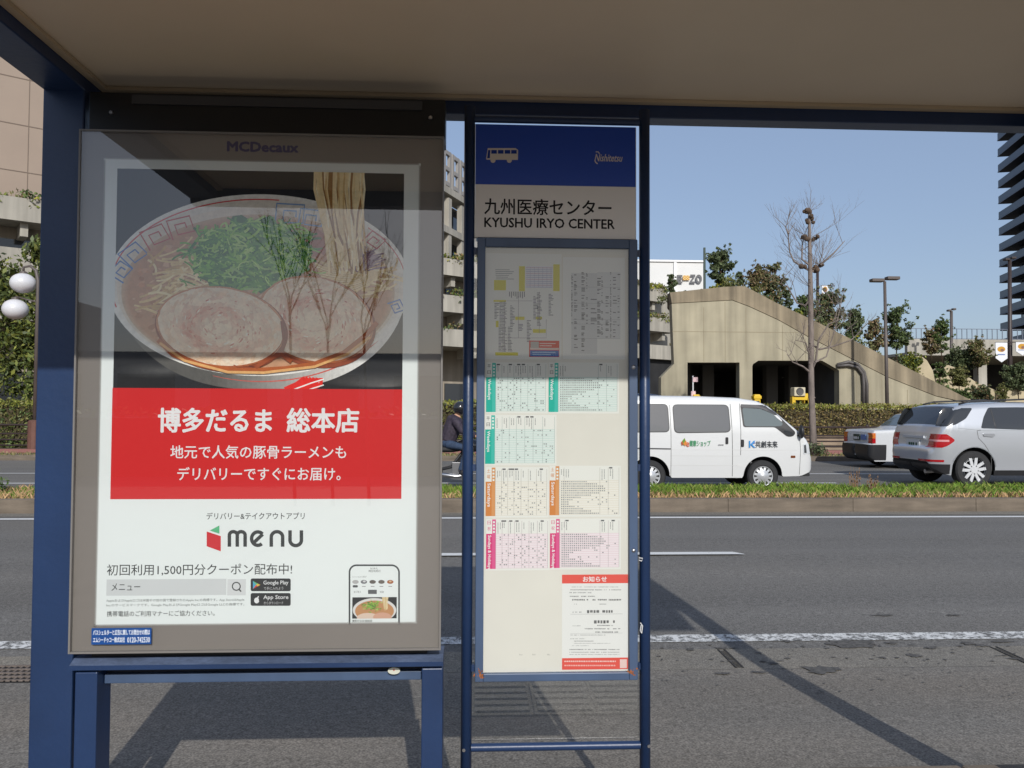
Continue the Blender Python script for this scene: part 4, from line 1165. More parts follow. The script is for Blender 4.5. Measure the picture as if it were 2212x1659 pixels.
    def wheel(s, cx, cz, R, rim, wd, spokes, mr, inset=.02, style='alloy'):
        for sd in (-1, 1):
            yo = s.yc + sd * (s.W / 2 - inset); c = (s.X0 + cx, yo, cz); q = -sd  # inward direction
            w = MB(); w.lathe(c, [(rim, q * .012), (rim + .02, 0), (R - .03, q * .0), (R, q * .03), (R, q * (wd - .03)), (R - .03, q * wd), (rim, q * wd)], 36, 'y')
            tw = w.build('wheel', RUBBER, s.root, smooth=False)
            rm = MB(); rm.lathe(c, [(rim, q * .01), (rim - .025, q * .014), (rim - .035, q * .07), (.06, q * .075)], 36, 'y'); rm.curm = 1
            rb = rm.build('rim', mr if style == 'hub' else LINERB, tw, smooth=True)
            sp = MB()
            if style == 'hub':
                sp.lathe(c, [(.001, q * -.012), (rim * .42, q * -.008), (rim * .50, q * .012), (rim * .98, q * .016)], 30, 'y')
                sp.build('hub_cover', mr, tw, smooth=True); sp = MB()
                for k in range(12):
                    t = 2 * math.pi * k / 12; u = Vector((math.cos(t), 0, math.sin(t))); v = Vector((-math.sin(t), 0, math.cos(t)))
                    cc = Vector(c) + u * rim * .74; y = Vector((0, q * .012, 0))
                    sp.face([cc + y - u * rim * .15 - v * .008, cc + y - u * rim * .15 + v * .008, cc + y + u * rim * .16 + v * .022, cc + y + u * rim * .16 - v * .022])
                sp.build('slots', LINERB, tw)
            else:
                for k in range(spokes):
                    t = 2 * math.pi * (k + .3) / spokes; u = Vector((math.cos(t), 0, math.sin(t))); v = Vector((-math.sin(t), 0, math.cos(t)))
                    for d_ in (-.16, .16):
                        e_ = Vector(c) + u * rim * .60 + v * rim * d_ * 1.15 + Vector((0, q * .018, 0)); sp.obox(e_, u * rim * .37 + v * rim * d_ * .45, v * rim * .125, (0, .012, 0))
                sp.lathe(c, [(rim, q * .0), (rim, q * .02), (rim - .03, q * .02), (rim - .03, q * .0)], 36, 'y')
                sp.lathe(c, [(.001, q * .0), (.07, q * .0), (.08, q * .03)], 20, 'y'); sp.build('spokes', mr, tw, smooth=False)


def side_print(V, root, name, items):
    """lettering on the flat lower side of a vehicle"""
    pr = Print(V.y0 - .016, .0008); items(pr); return pr.build(name, root, INK)


# --- white van
YV = 15.32; SV = FPX / YV
vx = at(1650, 1031, YV).x
fx = lambda px: (px - 1650) / SV; fz = lambda py: (1066 - py) / SV
t = thing('white_van', 'white delivery van with small company lettering on its doors beside the median', 'van', (vx - 1.2, YV + .84, 0))
V = Vehicle(t, vx, YV, 1.68,
            [(fx(1278), fz(985)), (fx(1282), fz(872)), (fx(1290), fz(862)), (fx(1340), fz(858)), (fx(1404), fz(856)), (fx(1520), fz(857)), (fx(1600), fz(860)), (fx(1640), fz(866)), (fx(1664), fz(876)), (fx(1680), fz(889)), (fx(1724), fz(927)), (fx(1748), fz(949)), (fx(1754), fz(958)), (fx(1757), fz(976)), (fx(1763), fz(988)), (fx(1767), fz(1006))],
            [(fx(1278), fz(1022)), (fx(1290), fz(1032)), (fx(1436), fz(1035)), (fx(1605), fz(1035)), (fx(1700), fz(1032)), (fx(1735), fz(1031)), (fx(1758), fz(1022)), (fx(1765), fz(1012)), (fx(1767), fz(1008))],
            [(0, .31, .385), (fx(1400), .31, .385)], fz(930), .16, fil=.10, rcf=.30, rcr=.12, bow=.05)
V.body(VANW)
V.across('windscreen', fx(1676), fx(1742), CLEARG, inset=.10)
P = lambda *p: [(fx(a), fz(b)) for a, b in p]
win = V.patch('side_window', P((1451, 876), (1573, 876), (1575, 934), (1453, 936)), TINTL, r=.09)
V.patch('seal', P((1449.5, 874.4), (1575, 874.4), (1577, 935.6), (1451.5, 937.6)), TRIMB, off=.003, r=.10, parent=win)
w2 = V.patch('rear_side_window', P((1310, 876), (1438, 875), (1440, 934), (1312, 935)), TINTL, r=.09)
V.patch('seal', P((1308.5, 874.4), (1440, 873.4), (1442, 935.6), (1310, 936.6)), TRIMB, off=.003, r=.10, parent=w2)
dw = V.patch('door_window', P((1601, 874), (1664, 876), (1690, 903), (1722, 935), (1716, 944), (1703, 945), (1690, 935), (1676, 924), (1605, 924)), TRIMB, off=.004, r=.05)
V.patch('pane', P((1605, 881), (1660, 882), (1694, 916), (1690, 921), (1678, 922), (1608, 922)), CLEARG, off=.008, r=.05, parent=dw)
V.patch('quarter_pane', P((1700, 926), (1718, 940), (1704, 942), (1694, 934)), TINT, off=.008, r=.03, parent=dw)
V.patch('rain_visor', P((1602, 873.5), (1664, 875.5), (1684, 896), (1678, 897), (1658, 882), (1602, 881)), DARKG, off=.015, r=.02, parent=dw)
# door gaps, mouldings
for a in (((1443.5, 876), (1444.5, 876), (1446, 1032), (1445, 1032)), ((1578, 872), (1579.2, 872), (1582.5, 1032), (1581.3, 1032)), ((1599, 872), (1600.2, 872), (1599.6, 985), (1598.4, 985))):
    V.patch('door_gap', P(*a), SEAM, off=.0022)
V.seam('door_gap', P((1729.5, 936), (1732.5, 972), (1731.5, 1028)), .008, SEAM)
V.patch('slide_rail', P((1300, 968), (1444, 970.5), (1444, 973), (1300, 971)), DARKG, off=.006)
for yy in (973, 986, 1007): V.patch('body_crease', P((1446, yy), (1725 if yy < 980 else 1600, yy + .5), (1725 if yy < 980 else 1600, yy + 1.4), (1446, yy + .9)), mat('crease_white', (.60, .60, .585), .4), off=.002)
for a in ((1580, 960), (1618 - 18, 962)):
    h = V.patch('door_handle', P((a[0] - 1, a[1] - 11), (a[0] + 6, a[1] - 11), (a[0] + 6, a[1] + 5), (a[0] - 1, a[1] + 5)), TRIMB, off=.014, r=.02) if a[0] == 1600 else V.patch('door_handle', P((1565, 946), (1571, 946), (1571, 961), (1565, 961)), TRIMB, off=.014, r=.02)
V.patch('side_indicator', P((1711, 986), (1721, 986), (1721, 991), (1711, 991)), mat('amber_dark', (.16, .045, .01), .3), off=.008, r=.01)
V.patch('filler_flap', P((1592, 1005), (1604, 1005), (1604, 1011), (1592, 1011)), mat('flap_white', (.66, .66, .65), .4), off=.003)
hl = V.patch('headlight', P((1738, 960), (1752, 958), (1757, 982), (1739, 983)), CLRL, off=.008, r=.03)
V.patch('bezel', P((1740, 963), (1745, 962), (1747, 980), (1741, 980)), mat('lamp_reflector', (.25, .26, .28), .15, metal=.8), off=.012, parent=hl)
mb = MB(); q = V.pt(fx(1731), fz(936), .05); mb.ball((q[0], q[1] - .06, q[2] + .02), .05, .09, .13, 12, 8); mb.tube([V.pt(fx(1726), fz(942), 0), (q[0], q[1] - .04, q[2])], .02, 6); mb.build('wing_mirror', TRIMB, t, smooth=True)
mb = MB(); mb.box(V.X0 + fx(1736), V.X0 + fx(1759), V.yc - .7, V.yc + .7, .30, .36); mb.build('bumper_lip', TRIMB, t)
mb = MB(); mb.tube([(V.X0 + fx(1696), V.yc - .3, fz(902) + .03), (V.X0 + fx(1738), V.yc - .1, fz(939) + .035)], .012, 6); mb.build('wiper', TRIMB, t)
for cx in (0, fx(1400)): V.wheel(cx, .31, .307, .195, .18, 0, HUB, .03, 'hub')


def van_text(pr):
    pr.text('共創未来', 1632, 1680, 952.5, 967, (52, 54, 58), .012)
    K = (60, 150, 220)
    pr.rect(1618, 952, 1621, 967, K); pr.poly([(1621, 960), (1628, 952), (1632, 952), (1625, 960), (1632, 967), (1628, 967)], K); pr.poly([(1625, 960), (1630, 955), (1632, 957)], (40, 90, 180))
    pr.text('健康ショップ', 1489.5, 1535, 951, 964, (70, 160, 105), .01); pr.text('e', 1482, 1489, 955, 965, (226, 110, 70), .03)
    pr.poly([(1474, 952), (1479, 946), (1482, 956), (1478, 962), (1473, 960)], (110, 150, 50)); pr.poly([(1476, 958), (1482, 951), (1484, 958), (1480, 964)], (226, 140, 60)); pr.poly([(1471, 956), (1474, 952), (1476, 960), (1473, 963)], (190, 90, 60))
    for i in range(3): pr.rect(1552 + i * 4, 960, 1555 + i * 4, 962, (120, 120, 120))


side_print(V, t, 'lettering', van_text)

# --- silver estate / SUV at right
YS = 15.9; SS = FPX / YS; sx0 = at(2107, 1019, YS).x
gx = lambda px: (px - 2107) / SS; gzz = lambda py: (1061 - py) / SS
t = thing('silver_suv', 'silver sport utility car with red tail lamps cut by the right photo edge', 'car', (sx0 + 1.3, YS + .95, 0))
V = Vehicle(t, sx0, YS, 1.91,
            [(-.86, .62), (-.84, .80), (-.78, .86), (-.76, .98), (-.72, 1.12), (-.66, 1.26), (-.52, 1.46), (-.36, 1.655), (-.22, 1.71), (.1, 1.75), (.7, 1.78), (1.4, 1.78), (1.9, 1.70), (2.35, 1.46), (2.75, 1.20), (3.1, 1.12), (3.6, 1.04), (3.82, .90), (3.90, .70)],
            [(-.86, .56), (-.80, .42), (-.6, .30), (-.45, .27), (.6, .27), (2.4, .27), (3.6, .28), (3.85, .40), (3.90, .6)],
            [(0, .39, .46), (2.915, .39, .46)], 1.27, .28, fil=.12, rcf=.5, rcr=.42, bow=.06, n=90)
V.body(SILV)
Q = lambda *p: [(gx(a), gzz(b)) for a, b in p]
V.across('rear_window', -.63, -.30, TINT, inset=.10)
V.patch('rear_side_window', Q((2030, 921), (2040, 896), (2048, 882), (2110, 881), (2090, 905), (2063, 919)), TINT, r=.05, off=.007)
w = V.patch('door_window', Q((2121, 926), (2131, 902), (2146, 880), (2212, 879), (2290, 880), (2296, 928), (2212, 929)), TINT, r=.05, off=.007)
V.patch('window_bar', Q((2150, 884), (2152, 884), (2156, 926), (2154, 926)), TRIMB, off=.010, parent=w)
V.patch('front_window', Q((2302, 881), (2340, 884), (2390, 925), (2304, 928)), TINT, r=.05)
tl = V.wrap('tail_lamp', .845, 1.12, lambda u: -.66 + .24 * max(0, 1 - abs(u - .55) / .55) ** .7, .20, REDL, n=10)
V.wrap('lamp_stripe', .965, 1.005, -.54, .17, mat('pink_lens', (.72, .33, .33), .15, coat=1), off=.013, parent=tl)
V.wrap('reflector', .545, .59, -.62, .24, REDL)
V.wrap('corner_glass', 1.285, 1.60, lambda u: -.30 + .2 * u - .25 * (1 - u), .20, TINT, off=.009)
V.wrap('rear_apron', .30, .50, -.50, .9, TRIMB)
V.patch('sill_trim', Q((2154, 1020), (2400, 1020), (2400, 1032), (2154, 1032)), TRIMB, off=.012)
for a in (((2112, 932), (2115, 948), (2129, 962), (2145, 985), (2149, 1022)), ((2297, 880), (2299, 1024)), ((2120, 930), (2112, 932))): V.seam('door_gap', Q(*a), .009, SEAM)
V.seam('body_crease', Q((2068, 926), (2120, 931), (2380, 932)), .008, mat('crease_silver', (.42, .44, .46), .35, metal=.4))
V.seam('arch_lip', [(.475 * math.cos(RAD(a)), .39 + .475 * math.sin(RAD(a))) for a in range(8, 168, 8)], .016, mat('crease_silver', (0, 0, 0)), off=.008)
V.patch('door_handle', Q((2125, 938), (2150, 938), (2153, 942), (2148, 946), (2126, 944)), mat('handle_silver', (.45, .46, .48), .3, metal=.6), off=.018, r=.02)
V.patch('door_handle', Q((2310, 938), (2335, 938), (2338, 942), (2333, 946), (2311, 944)), mat('handle_silver', (.45, .46, .48), .3), off=.018, r=.02)
for s_ in (-1, 1):
    mb = MB(); mb.tube([(sx0 - .15, V.yc + s_ * .66, 1.74), (sx0 + .1, V.yc + s_ * .67, 1.80), (sx0 + 1.3, V.yc + s_ * .67, 1.85), (sx0 + 1.7, V.yc + s_ * .66, 1.78)], .018, 8); mb.build('roof_rail', TRIMB, t, smooth=True)
mb = MB(); xr = V.rear_x(.93) + sx0; mb.box(xr - .03, xr - .012, V.yc - .28, V.yc + .22, .83, .99); pl = mb.build('number_plate', mat('plate_white', (.62, .63, .62), .5), t)
mb = MB()
for k, (a, b) in enumerate(((-.2, -.15), (-.1, -.04), (-.02, .04), (.06, .12))): mb.box(xr - .034, xr - .031, V.yc + a, V.yc + b, .86, .92)
mb.build('digits', mat('plate_green', (.02, .08, .04), .5), pl)
mb = MB(); xr = V.rear_x(1.05) + sx0; mb.box(xr - .04, xr - .008, V.yc - .42, V.yc + .40, 1.02, 1.07); mb.build('plate_trim', ALLOY, t)
mb = MB(); mb.tube([(sx0 - .80, V.yc - .5, .33), (sx0 - .60, V.yc - .5, .34)], .045, 10); mb.build('exhaust', STEEL, t)
for cx in (0, 2.915): V.wheel(cx, .39, .385, .25, .25, 5, ALLOY, .03)

# --- white saloon taxi ahead of it
YX = 21.4; tx0 = at(1884, 990, YX).x
t = thing('white_taxi', 'white boxy saloon with black bumper ahead of the silver car', 'car', (tx0 + 2.2, YX + .85, 0))
V = Vehicle(t, tx0, YX, 1.70,
            [(-.06, .60), (-.05, .66), (.02, .70), (.03, .98), (.08, 1.05), (.95, 1.09), (1.04, 1.12), (1.30, 1.34), (1.50, 1.49), (1.75, 1.53), (2.6, 1.54), (2.95, 1.46), (3.35, 1.10), (4.4, 1.0), (4.62, .92), (4.68, .62)],
            [(-.06, .34), (.1, .20), (.5, .2), (4.4, .2), (4.62, .3), (4.68, .5)],
            [(.98, .315, .36), (3.7, .315, .36)], 1.06, .30, fil=.07, rcf=.2, rcr=.14, bow=.04)
V.body(TAXI)
V.across('rear_window', 1.08, 1.47, CLEARG, inset=.10)
V.patch('side_window', [(1.28, 1.10), (1.60, 1.44), (2.62, 1.45), (3.2, 1.10)], TINT, r=.05)
V.wrap('bumper', .24, .66, .40, .9, TRIMB, off=.02)
lamp = V.wrap('tail_lamp', .70, .83, .10, .22, REDL, off=.012)
V.wrap('turn_lens', .835, .98, .10, .22, ORAL, off=.012, parent=lamp)
mb = MB(); xr = tx0 + .02; mb.box(xr - .03, xr - .012, V.yc - .16, V.yc + .20, .76, .93); pl = mb.build('number_plate', mat('plate_green_field', (.03, .06, .05), .5), t)
mb = MB()
for a in (-.12, -.03, .04, .12): mb.box(xr - .034, xr - .031, V.yc + a, V.yc + a + .05, .79, .86)
mb.build('digits', WHITE, pl)
mb = MB(); mb.box(xr - .028, xr - .012, V.yc - .50, V.yc - .24, .78, .93); mb.build('sticker', mat('sticker_blue', (.12, .2, .45), .5), t)
for cx in (.98, 3.7): V.wheel(cx, .315, .312, .19, .18, 5, ALLOY, .03)

# --- navy people carrier hidden behind the van
nx0 = at(1490, 900, 21.6).x
t = thing('navy_minivan', 'dark navy people carrier whose roof shows above the white van', 'car', (nx0 - 2.3, 22.4, 0))
V = Vehicle(t, nx0, 21.6, 1.75, [(-4.6, .9), (-4.55, 1.7), (-4.3, 2.0), (-3, 2.07), (-1.0, 2.03), (-.45, 1.95), (.0, 1.72), (.75, 1.2), (1.2, 1.0), (1.25, .7)], [(-4.6, .5), (-4.4, .25), (1.0, .25), (1.25, .5)], [(-3.6, .32, .38), (.2, .32, .38)], 1.15, .14)
V.body(NAVYC); V.across('windscreen', -.25, .68, TINT); V.patch('side_window', [(-4.3, 1.2), (-4.2, 1.75), (-.5, 1.78), (.25, 1.2)], TINT, r=.08)
for cx in (-3.6, .2): V.wheel(cx, .32, .315, .2, .18, 5, ALLOY, .03)

# --- motorcycle and rider behind the billboard's right edge
YB = 16.3; bx = at(996, 1000, YB).x
t = thing('motorcycle', 'black motorcycle under the rider seen through the gap beside the sign', 'motorcycle', (bx, YB, 0))
for wx in (-.68, .72):
    mb = MB(); c = (bx + wx, YB, .30); mb.lathe(c, [(.22, -.04), (.29, -.055), (.31, 0), (.29, .055), (.22, .04)], 28, 'y'); w = mb.build('wheel', RUBBER, t, smooth=True)
    mb = MB(); mb.lathe(c, [(.22, -.02), (.20, -.02), (.20, .02), (.22, .02)], 28, 'y')
    for k in range(8): a = k * math.pi / 4; mb.tube([c, (c[0] + .21 * math.cos(a), YB, c[2] + .21 * math.sin(a))], .008, 5)
    mb.lathe(c, [(.05, -.06), (.05, .06)], 12, 'y', True); mb.build('rim', ALLOY, w)
mb = MB(); mb.tube([(bx - .68, YB - .06, .30), (bx - .2, YB - .08, .42), (bx + .05, YB - .05, .75), (bx + .42, YB, .95), (bx + .72, YB - .06, .30)], [.025, .03, .03, .035, .028], 8); mb.tube([(bx - .68, YB + .06, .30), (bx - .2, YB + .08, .42), (bx + .05, YB + .05, .75)], .028, 8); mb.tube([(bx + .42, YB + .06, .95), (bx + .72, YB + .06, .30)], .028, 8); mb.build('frame', TRIMB, t, smooth=True)
mb = MB(); mb.ball((bx + .16, YB, .85), .30, .15, .14, 16, 10); mb.build('fuel_tank', mat('tank_black', (.012, .012, .014), .15, coat=1), t, smooth=True)
mb = MB(); mb.ball((bx - .30, YB, .78), .34, .14, .07, 16, 8); mb.build('seat', RUBBER, t, smooth=True)
mb = MB(); mb.box(bx - .18, bx + .22, YB - .16, YB + .16, .28, .52); mb.tube([(bx + .05, YB, .5), (bx + .12, YB, .72)], [.12, .10], 12)
for k in range(5): mb.lathe((bx + .05 + .014 * k, YB, .53 + .037 * k), [(.13, 0), (.13, .014)], 14, caps=True)
mb.build('engine', mat('engine_alloy', (.28, .28, .29), .35, metal=.9), t, bevel=.02)
mb = MB(); mb.tube([(bx + .22, YB - .15, .5), (bx + .2, YB - .18, .28), (bx - .1, YB - .19, .24), (bx - .75, YB - .20, .32)], [.025, .03, .04, .055], 12); mb.build('exhaust', STEEL, t, smooth=True)
mb = MB(); mb.ball((bx + .60, YB, .86), .10, .11, .11, 14, 10); mb.build('headlight', CLRL, t, smooth=True)
mb = MB(); mb.tube([(bx + .30, YB - .36, 1.02), (bx + .42, YB - .2, 1.05), (bx + .45, YB, 1.0), (bx + .42, YB + .2, 1.05), (bx + .30, YB + .36, 1.02)], .013, 8); mb.build('handlebar', STEEL, t, smooth=True)
mb = MB(); mb.box(bx - .80, bx - .74, YB - .07, YB + .07, .70, .78); mb.build('tail_lamp', REDL, t, bevel=.015)

t = thing('person', 'motorcycle rider in dark purple jacket, blue jeans and black helmet', 'person', (bx - .25, YB, .8))
HIP, SH = Vector((bx - .28, YB, .92)), Vector((bx - .12, YB, 1.38))


def figure(name, m, segs, balls, vox=.016):
    mb = MB()
    for path, rad in segs: mb.tube(path, rad, 12)
    for c, r in balls: mb.ball(c, *r, n=14, m=10)
    o = mb.build(name, m, t, smooth=True)
    r = o.modifiers.new('remesh', 'REMESH'); r.mode = 'VOXEL'; r.voxel_size = vox; r.use_smooth_shade = True
    q = o.modifiers.new('smooth', 'SMOOTH'); q.factor = .5; q.iterations = 3
    return o


def limbs(g):
    L = []
    for s_ in (-1, 1):
        y = YB + s_ * .19
        L.append(([(SH.x, y, SH.z - .02), (bx + .02, YB + s_ * .27, 1.16), (bx + .29, YB + s_ * .33, 1.06)], [.062 + g, .05 + g, .034 + g]))
    return L


legs = [([(HIP.x, YB + s_ * .10, HIP.z - .03), (bx + .12, YB + s_ * .22, .80), (bx + .0, YB + s_ * .21, .36), (bx + .12, YB + s_ * .21, .32)], [.085, .068, .045, .04]) for s_ in (-1, 1)]
torso = [([HIP, HIP.lerp(SH, .5), SH, SH + Vector((.05, 0, .10))], [.14, .15, .13, .06])]
HD = SH + Vector((.09, 0, .22))
fingers = []
for s_ in (-1, 1):
    h = Vector((bx + .31, YB + s_ * .34, 1.05))
    for k in range(4): fingers.append(([h + Vector((.02, s_ * (k - 1.5) * .02, .01)), h + Vector((.06, s_ * (k - 1.5) * .021, -.005)), h + Vector((.055, s_ * (k - 1.5) * .021, -.04 - .003 * k))], [.011, .010, .009]))
    fingers.append(([h + Vector((0, -s_ * .03, 0)), h + Vector((.03, -s_ * .055, -.02))], [.012, .010]))
figure('body', mat('skin', lin((190, 146, 120)), .6), torso + limbs(-.008) + [(p, [r * .92 for r in rr]) for p, rr in legs] + fingers,
       [(HD, (.095, .08, .11)), (HD + Vector((.10, 0, -.02)), (.02, .015, .02)), (Vector((bx + .31, YB - .34, 1.05)), (.045, .045, .03)), (Vector((bx + .31, YB + .34, 1.05)), (.045, .045, .03))], .012)
figure('jacket', mat('purple_jacket', lin((52, 44, 56)), .75, var=.45, scale=22), [([HIP + Vector((0, 0, .02)), HIP.lerp(SH, .5), SH + Vector((0, 0, .02)), SH + Vector((.03, 0, .08))], [.165, .18, .17, .085])] + [(p, [r + .02 for r in rr]) for p, rr in limbs(.008)], [(SH + Vector((0, -.13, -.01)), (.09, .09, .08)), (SH + Vector((0, .13, -.01)), (.09, .09, .08))])
figure('jeans', mat('blue_jeans', lin((46, 62, 86)), .85, var=.2, scale=20), [(p[:3], [r + .014 for r in rr[:3]]) for p, rr in legs], [(HIP - Vector((0, 0, .02)), (.15, .17, .11))])
mb = MB()
for s_ in (-1, 1): mb.tube([(bx - .03, YB + s_ * .21, .33), (bx + .06, YB + s_ * .21, .30), (bx + .18, YB + s_ * .21, .29)], [.055, .05, .035], 10)
mb.build('shoe', TRIMB, t, smooth=True)
mb = MB(); mb.ball(HD + Vector((0, 0, .015)), .145, .125, .14, 20, 14); hm = mb.build('helmet', mat('helmet_black', (.014, .014, .016), .15, coat=1), t, smooth=True)
mb = MB()
rows = [[HD + Vector((.152 * math.cos(a) * math.cos(e), .132 * math.sin(a) * math.cos(e), .015 + .147 * math.sin(e))) for a in np.linspace(-1.1, 1.1, 12)] for e in np.linspace(-.28, .38, 6)]
mb.grid(rows); mb.build('visor', TINT, hm, smooth=True)
print('vehicles done')

# ------------------------------------------------------------------ bus shelter
ZC = 2.785
t = thing('bus_shelter', 'blue steel bus shelter with a beige ceiling over the billboard and sign', 'bus shelter', (.4, 2.2, .15))
XL, XR = -1.530, 2.33
for x0, x1 in ((XL, XL + .145), (XR - .145, XR)):
    mb = MB(); mb.box(x0, x1, 2.87, 3.0, .12, 2.735); mb.build('post', BLUE, t, bevel=.006)
mb = MB(); mb.box(XL, XR, 3.002, 3.085, 2.722, 2.90); mb.build('front_beam', BLUE, t, bevel=.004)
mb = MB(); mb.box(XL, XR, 1.18, 1.26, 2.703, 2.90); mb.build('rear_beam', BLUE, t, bevel=.004)
for x0, x1 in ((XL, XL + .145), (XR - .145, XR)): mb = MB(); mb.box(x0, x1, 1.262, 3.0, 2.727, 2.90); mb.build('side_beam', BLUE, t, bevel=.004)
mb = MB(); mb.box(XL + .147, XR - .147, 1.262, 3.0, ZC, 2.86); mb.build('ceiling_panel', CEIL, t)
mb = MB(); mb.box(XL + .147, XL + .175, 1.262, 2.970, ZC - .014, ZC - .001); mb.box(XL + .147, XR - .147, 2.972, 3.0, ZC - .014, ZC - .001); mb.build('ceiling_trim', mat('beige_trim', lin((190, 170, 140)), .5), t)
mb = MB(); mb.box(XL - .02, XR + .02, 1.16, 3.10, 2.902, 2.94); mb.build('roof_sheet', BLUEG, t)

# ------------------------------------------------------------------ billboard
YG, YM_, YP = 2.800, 2.812, 2.8112
BB0, BB1 = at(172, 285, YG).x, at(952, 1402, YG).x
ZB0, ZB1 = at(550, 1408, YG).z, at(550, 287, YG).z
t = thing('advertising_board', 'upright billboard in a taupe frame with a noodle bowl poster, on two blue legs', 'billboard', ((BB0 + BB1) / 2, 2.86, .15))
mb = MB(); mb.box(BB0 + .004, BB1 - .004, YM_ + .003, 2.93, ZB0 + .004, ZB1 - .004); mb.build('case', mat('case_grey', lin((116, 110, 106)), .5), t, bevel=.004)
# frame rim round the pane
mb = MB()
for b in ((BB0, BB0 + .006, ZB0, ZB1), (BB1 - .006, BB1, ZB0, ZB1), (BB0 + .0065, BB1 - .0065, ZB0, ZB0 + .006), (BB0 + .0065, BB1 - .0065, ZB1 - .006, ZB1)): mb.box(b[0], b[1], YG - .004, YM_ + .002, b[2], b[3])
mb.build('frame', mat('rim_grey', lin((120, 116, 112)), .4), t)
PPX = lambda px, py: (lambda q: (q.x, q.z))(at(px, py, YP))
px0, px1 = PPX(214, 850)[0], PPX(905, 850)[0]; pz0, pz1 = PPX(550, 1350)[1], PPX(550, 346)[1]
mb = MB()
mb.face([(BB0, YM_, ZB0), (BB1, YM_, ZB0), (BB1, YM_, ZB1), (BB0, YM_, ZB1)]); mb.build('mask', TAUPE, t)
mb = MB(); NXG, NZG = 24, 36   # poster sheet, slightly wavy paper
rows = []
rngp = random.Random(6)
for j in range(NZG + 1):
    z = pz0 + (pz1 - pz0) * j / NZG
    rows.append([(px0 + (px1 - px0) * i / NXG, YP, z) for i in range(NXG + 1)])
mb.grid(rows); poster = mb.build('poster', mat('poster_paper', lin((226, 231, 229)), .5, var=.012, scale=2), t)
INKW = mat('photo_ink', (1, 1, 1), 0.55, attr=True, spec=0.3, gain=1.0, var=.09, scale=42, detail=6, fine=.06)
EPS = .000012
# photo of the noodle bowl
pr = Print(YP - .0002, EPS)
zx = lambda a, b: (212 + .3125 * a, 350.2 + .3125 * b)
c0, c1 = pr.P(249, 600)[0], pr.P(871, 600)[0]; d0, d1 = pr.P(560, 839.5)[1], pr.P(560, 369.5)[1]
pr.w([(c0, d0), (c1, d0), (c1, d1), (c0, d1)], (34, 34, 36)); pr.clip = (c0, c1, d0, d1)
rg = random.Random(4)


def E_(cx, cy, a, b, col, **k): pr.ell(*zx(cx, cy), a * .3125, b * .3125, col, **k)


def S_(pts, w, col, taper=False): pr.stroke([zx(*p) for p in pts], w * .3125, col, taper)


def mixc(a, b, u): return tuple(a[i] + (b[i] - a[i]) * u for i in range(3))


for i in range(12): pr.layer(); E_(1900 + i * 9, 1500 + i * 4, 420 - i * 34, 60 - i * 4.6, mixc((36, 36, 38), (96, 94, 92), i / 11))
for i in range(8): E_(380 + i * 9, 1440, 300 - i * 34, 60 - i * 7, mixc((36, 36, 38), (78, 77, 76), i / 7)); pr.layer()
# outer bowl, shaded from left to right in vertical slices of the printed photo
for i in range(60):
    a0, a1 = -1 + 2 * i / 60, -1 + 2 * (i + 1) / 60; u = (a0 + 1) / 2
    c = mixc((92, 90, 86), (236, 234, 230), max(0, min(1, (u - .32) * 1.9)))
    pts = [(1130 + 1010 * a0, 830), (1130 + 1010 * a1, 830)] + [(1130 + 1010 * q, 830 + 800 * math.sqrt(max(0, 1 - q * q)) * (1 - .08 * (1 - abs(q)))) for q in (a1, a0)]
    pr.poly([zx(*p) for p in pts], c)
pr.layer()
# red ring and brand stamp on the outside of the bowl
pts = [(1130 + 985 * math.cos(RAD(a)), 845 + 672 * math.sin(RAD(a))) for a in range(18, 112, 4)]
S_(pts, 9, (206, 92, 80), True)
for i in range(6): S_([(1290 + i * 36, 1570), (1370 + i * 34, 1535), (1430 + i * 22, 1492)], 30, (226, 40, 32))
S_([(1330, 1580), (1470, 1528), (1560, 1500)], 9, (236, 236, 232)); S_([(1400, 1590), (1560, 1540)], 8, (236, 236, 232))
pr.layer()
E_(1110, 850, 1045, 628, (238, 236, 230), n=90); pr.layer()
for i in range(10): E_(1110, 850 - i * .6, 1035 - i * 6, 618 - i * 5, mixc((240, 238, 233), (226, 218, 206), i / 9), n=90); pr.layer()
pr.layer()
pr.arcstroke(*zx(1110, 850), 1018 * .3125, 592 * .3125, 165, 278, 2.6, (214, 70, 66), 60)
pr.arcstroke(*zx(1110, 850), 1018 * .3125, 592 * .3125, 318, 358, 2.2, (206, 110, 104), 30); pr.layer()
E_(1105, 880, 975, 572, (226, 214, 198), n=90); pr.layer()
for i in range(9): E_(1105, 900 + i * 2, 945 - i * 6, 538 - i * 4, mixc((206, 178, 150), (198, 150, 116), i / 8), n=90); pr.layer()
# soup mottling
for i in range(520):
    a = rg.uniform(0, 6.283); r = math.sqrt(rg.random()) * .97
    x, y = 1105 + 890 * r * math.cos(a), 918 + 500 * r * math.sin(a)
    c = rg.choice([(214, 166, 132), (190, 138, 104), (206, 150, 112), (222, 182, 150), (182, 126, 92), (216, 172, 136)])
    E_(x, y, rg.uniform(8, 42), rg.uniform(5, 18), c, n=10, jit=.3, rng=rg, rot=rg.uniform(-40, 40))
    if i % 60 == 59: pr.layer()
pr.layer()


# meander ornaments on the inner rim
def meander(cx, cy, s, rot, col, w=11):
    pts = [(-1, 1), (-1, -1), (1, -1), (1, .62), (-.45, .62), (-.45, -.42), (.45, -.42), (.45, .12)]
    c, q = math.cos(RAD(rot)), math.sin(RAD(rot))
    S_([(cx + (x * c - y * q) * s, cy + (x * q + y * c) * s * .82) for x, y in pts], w, col)


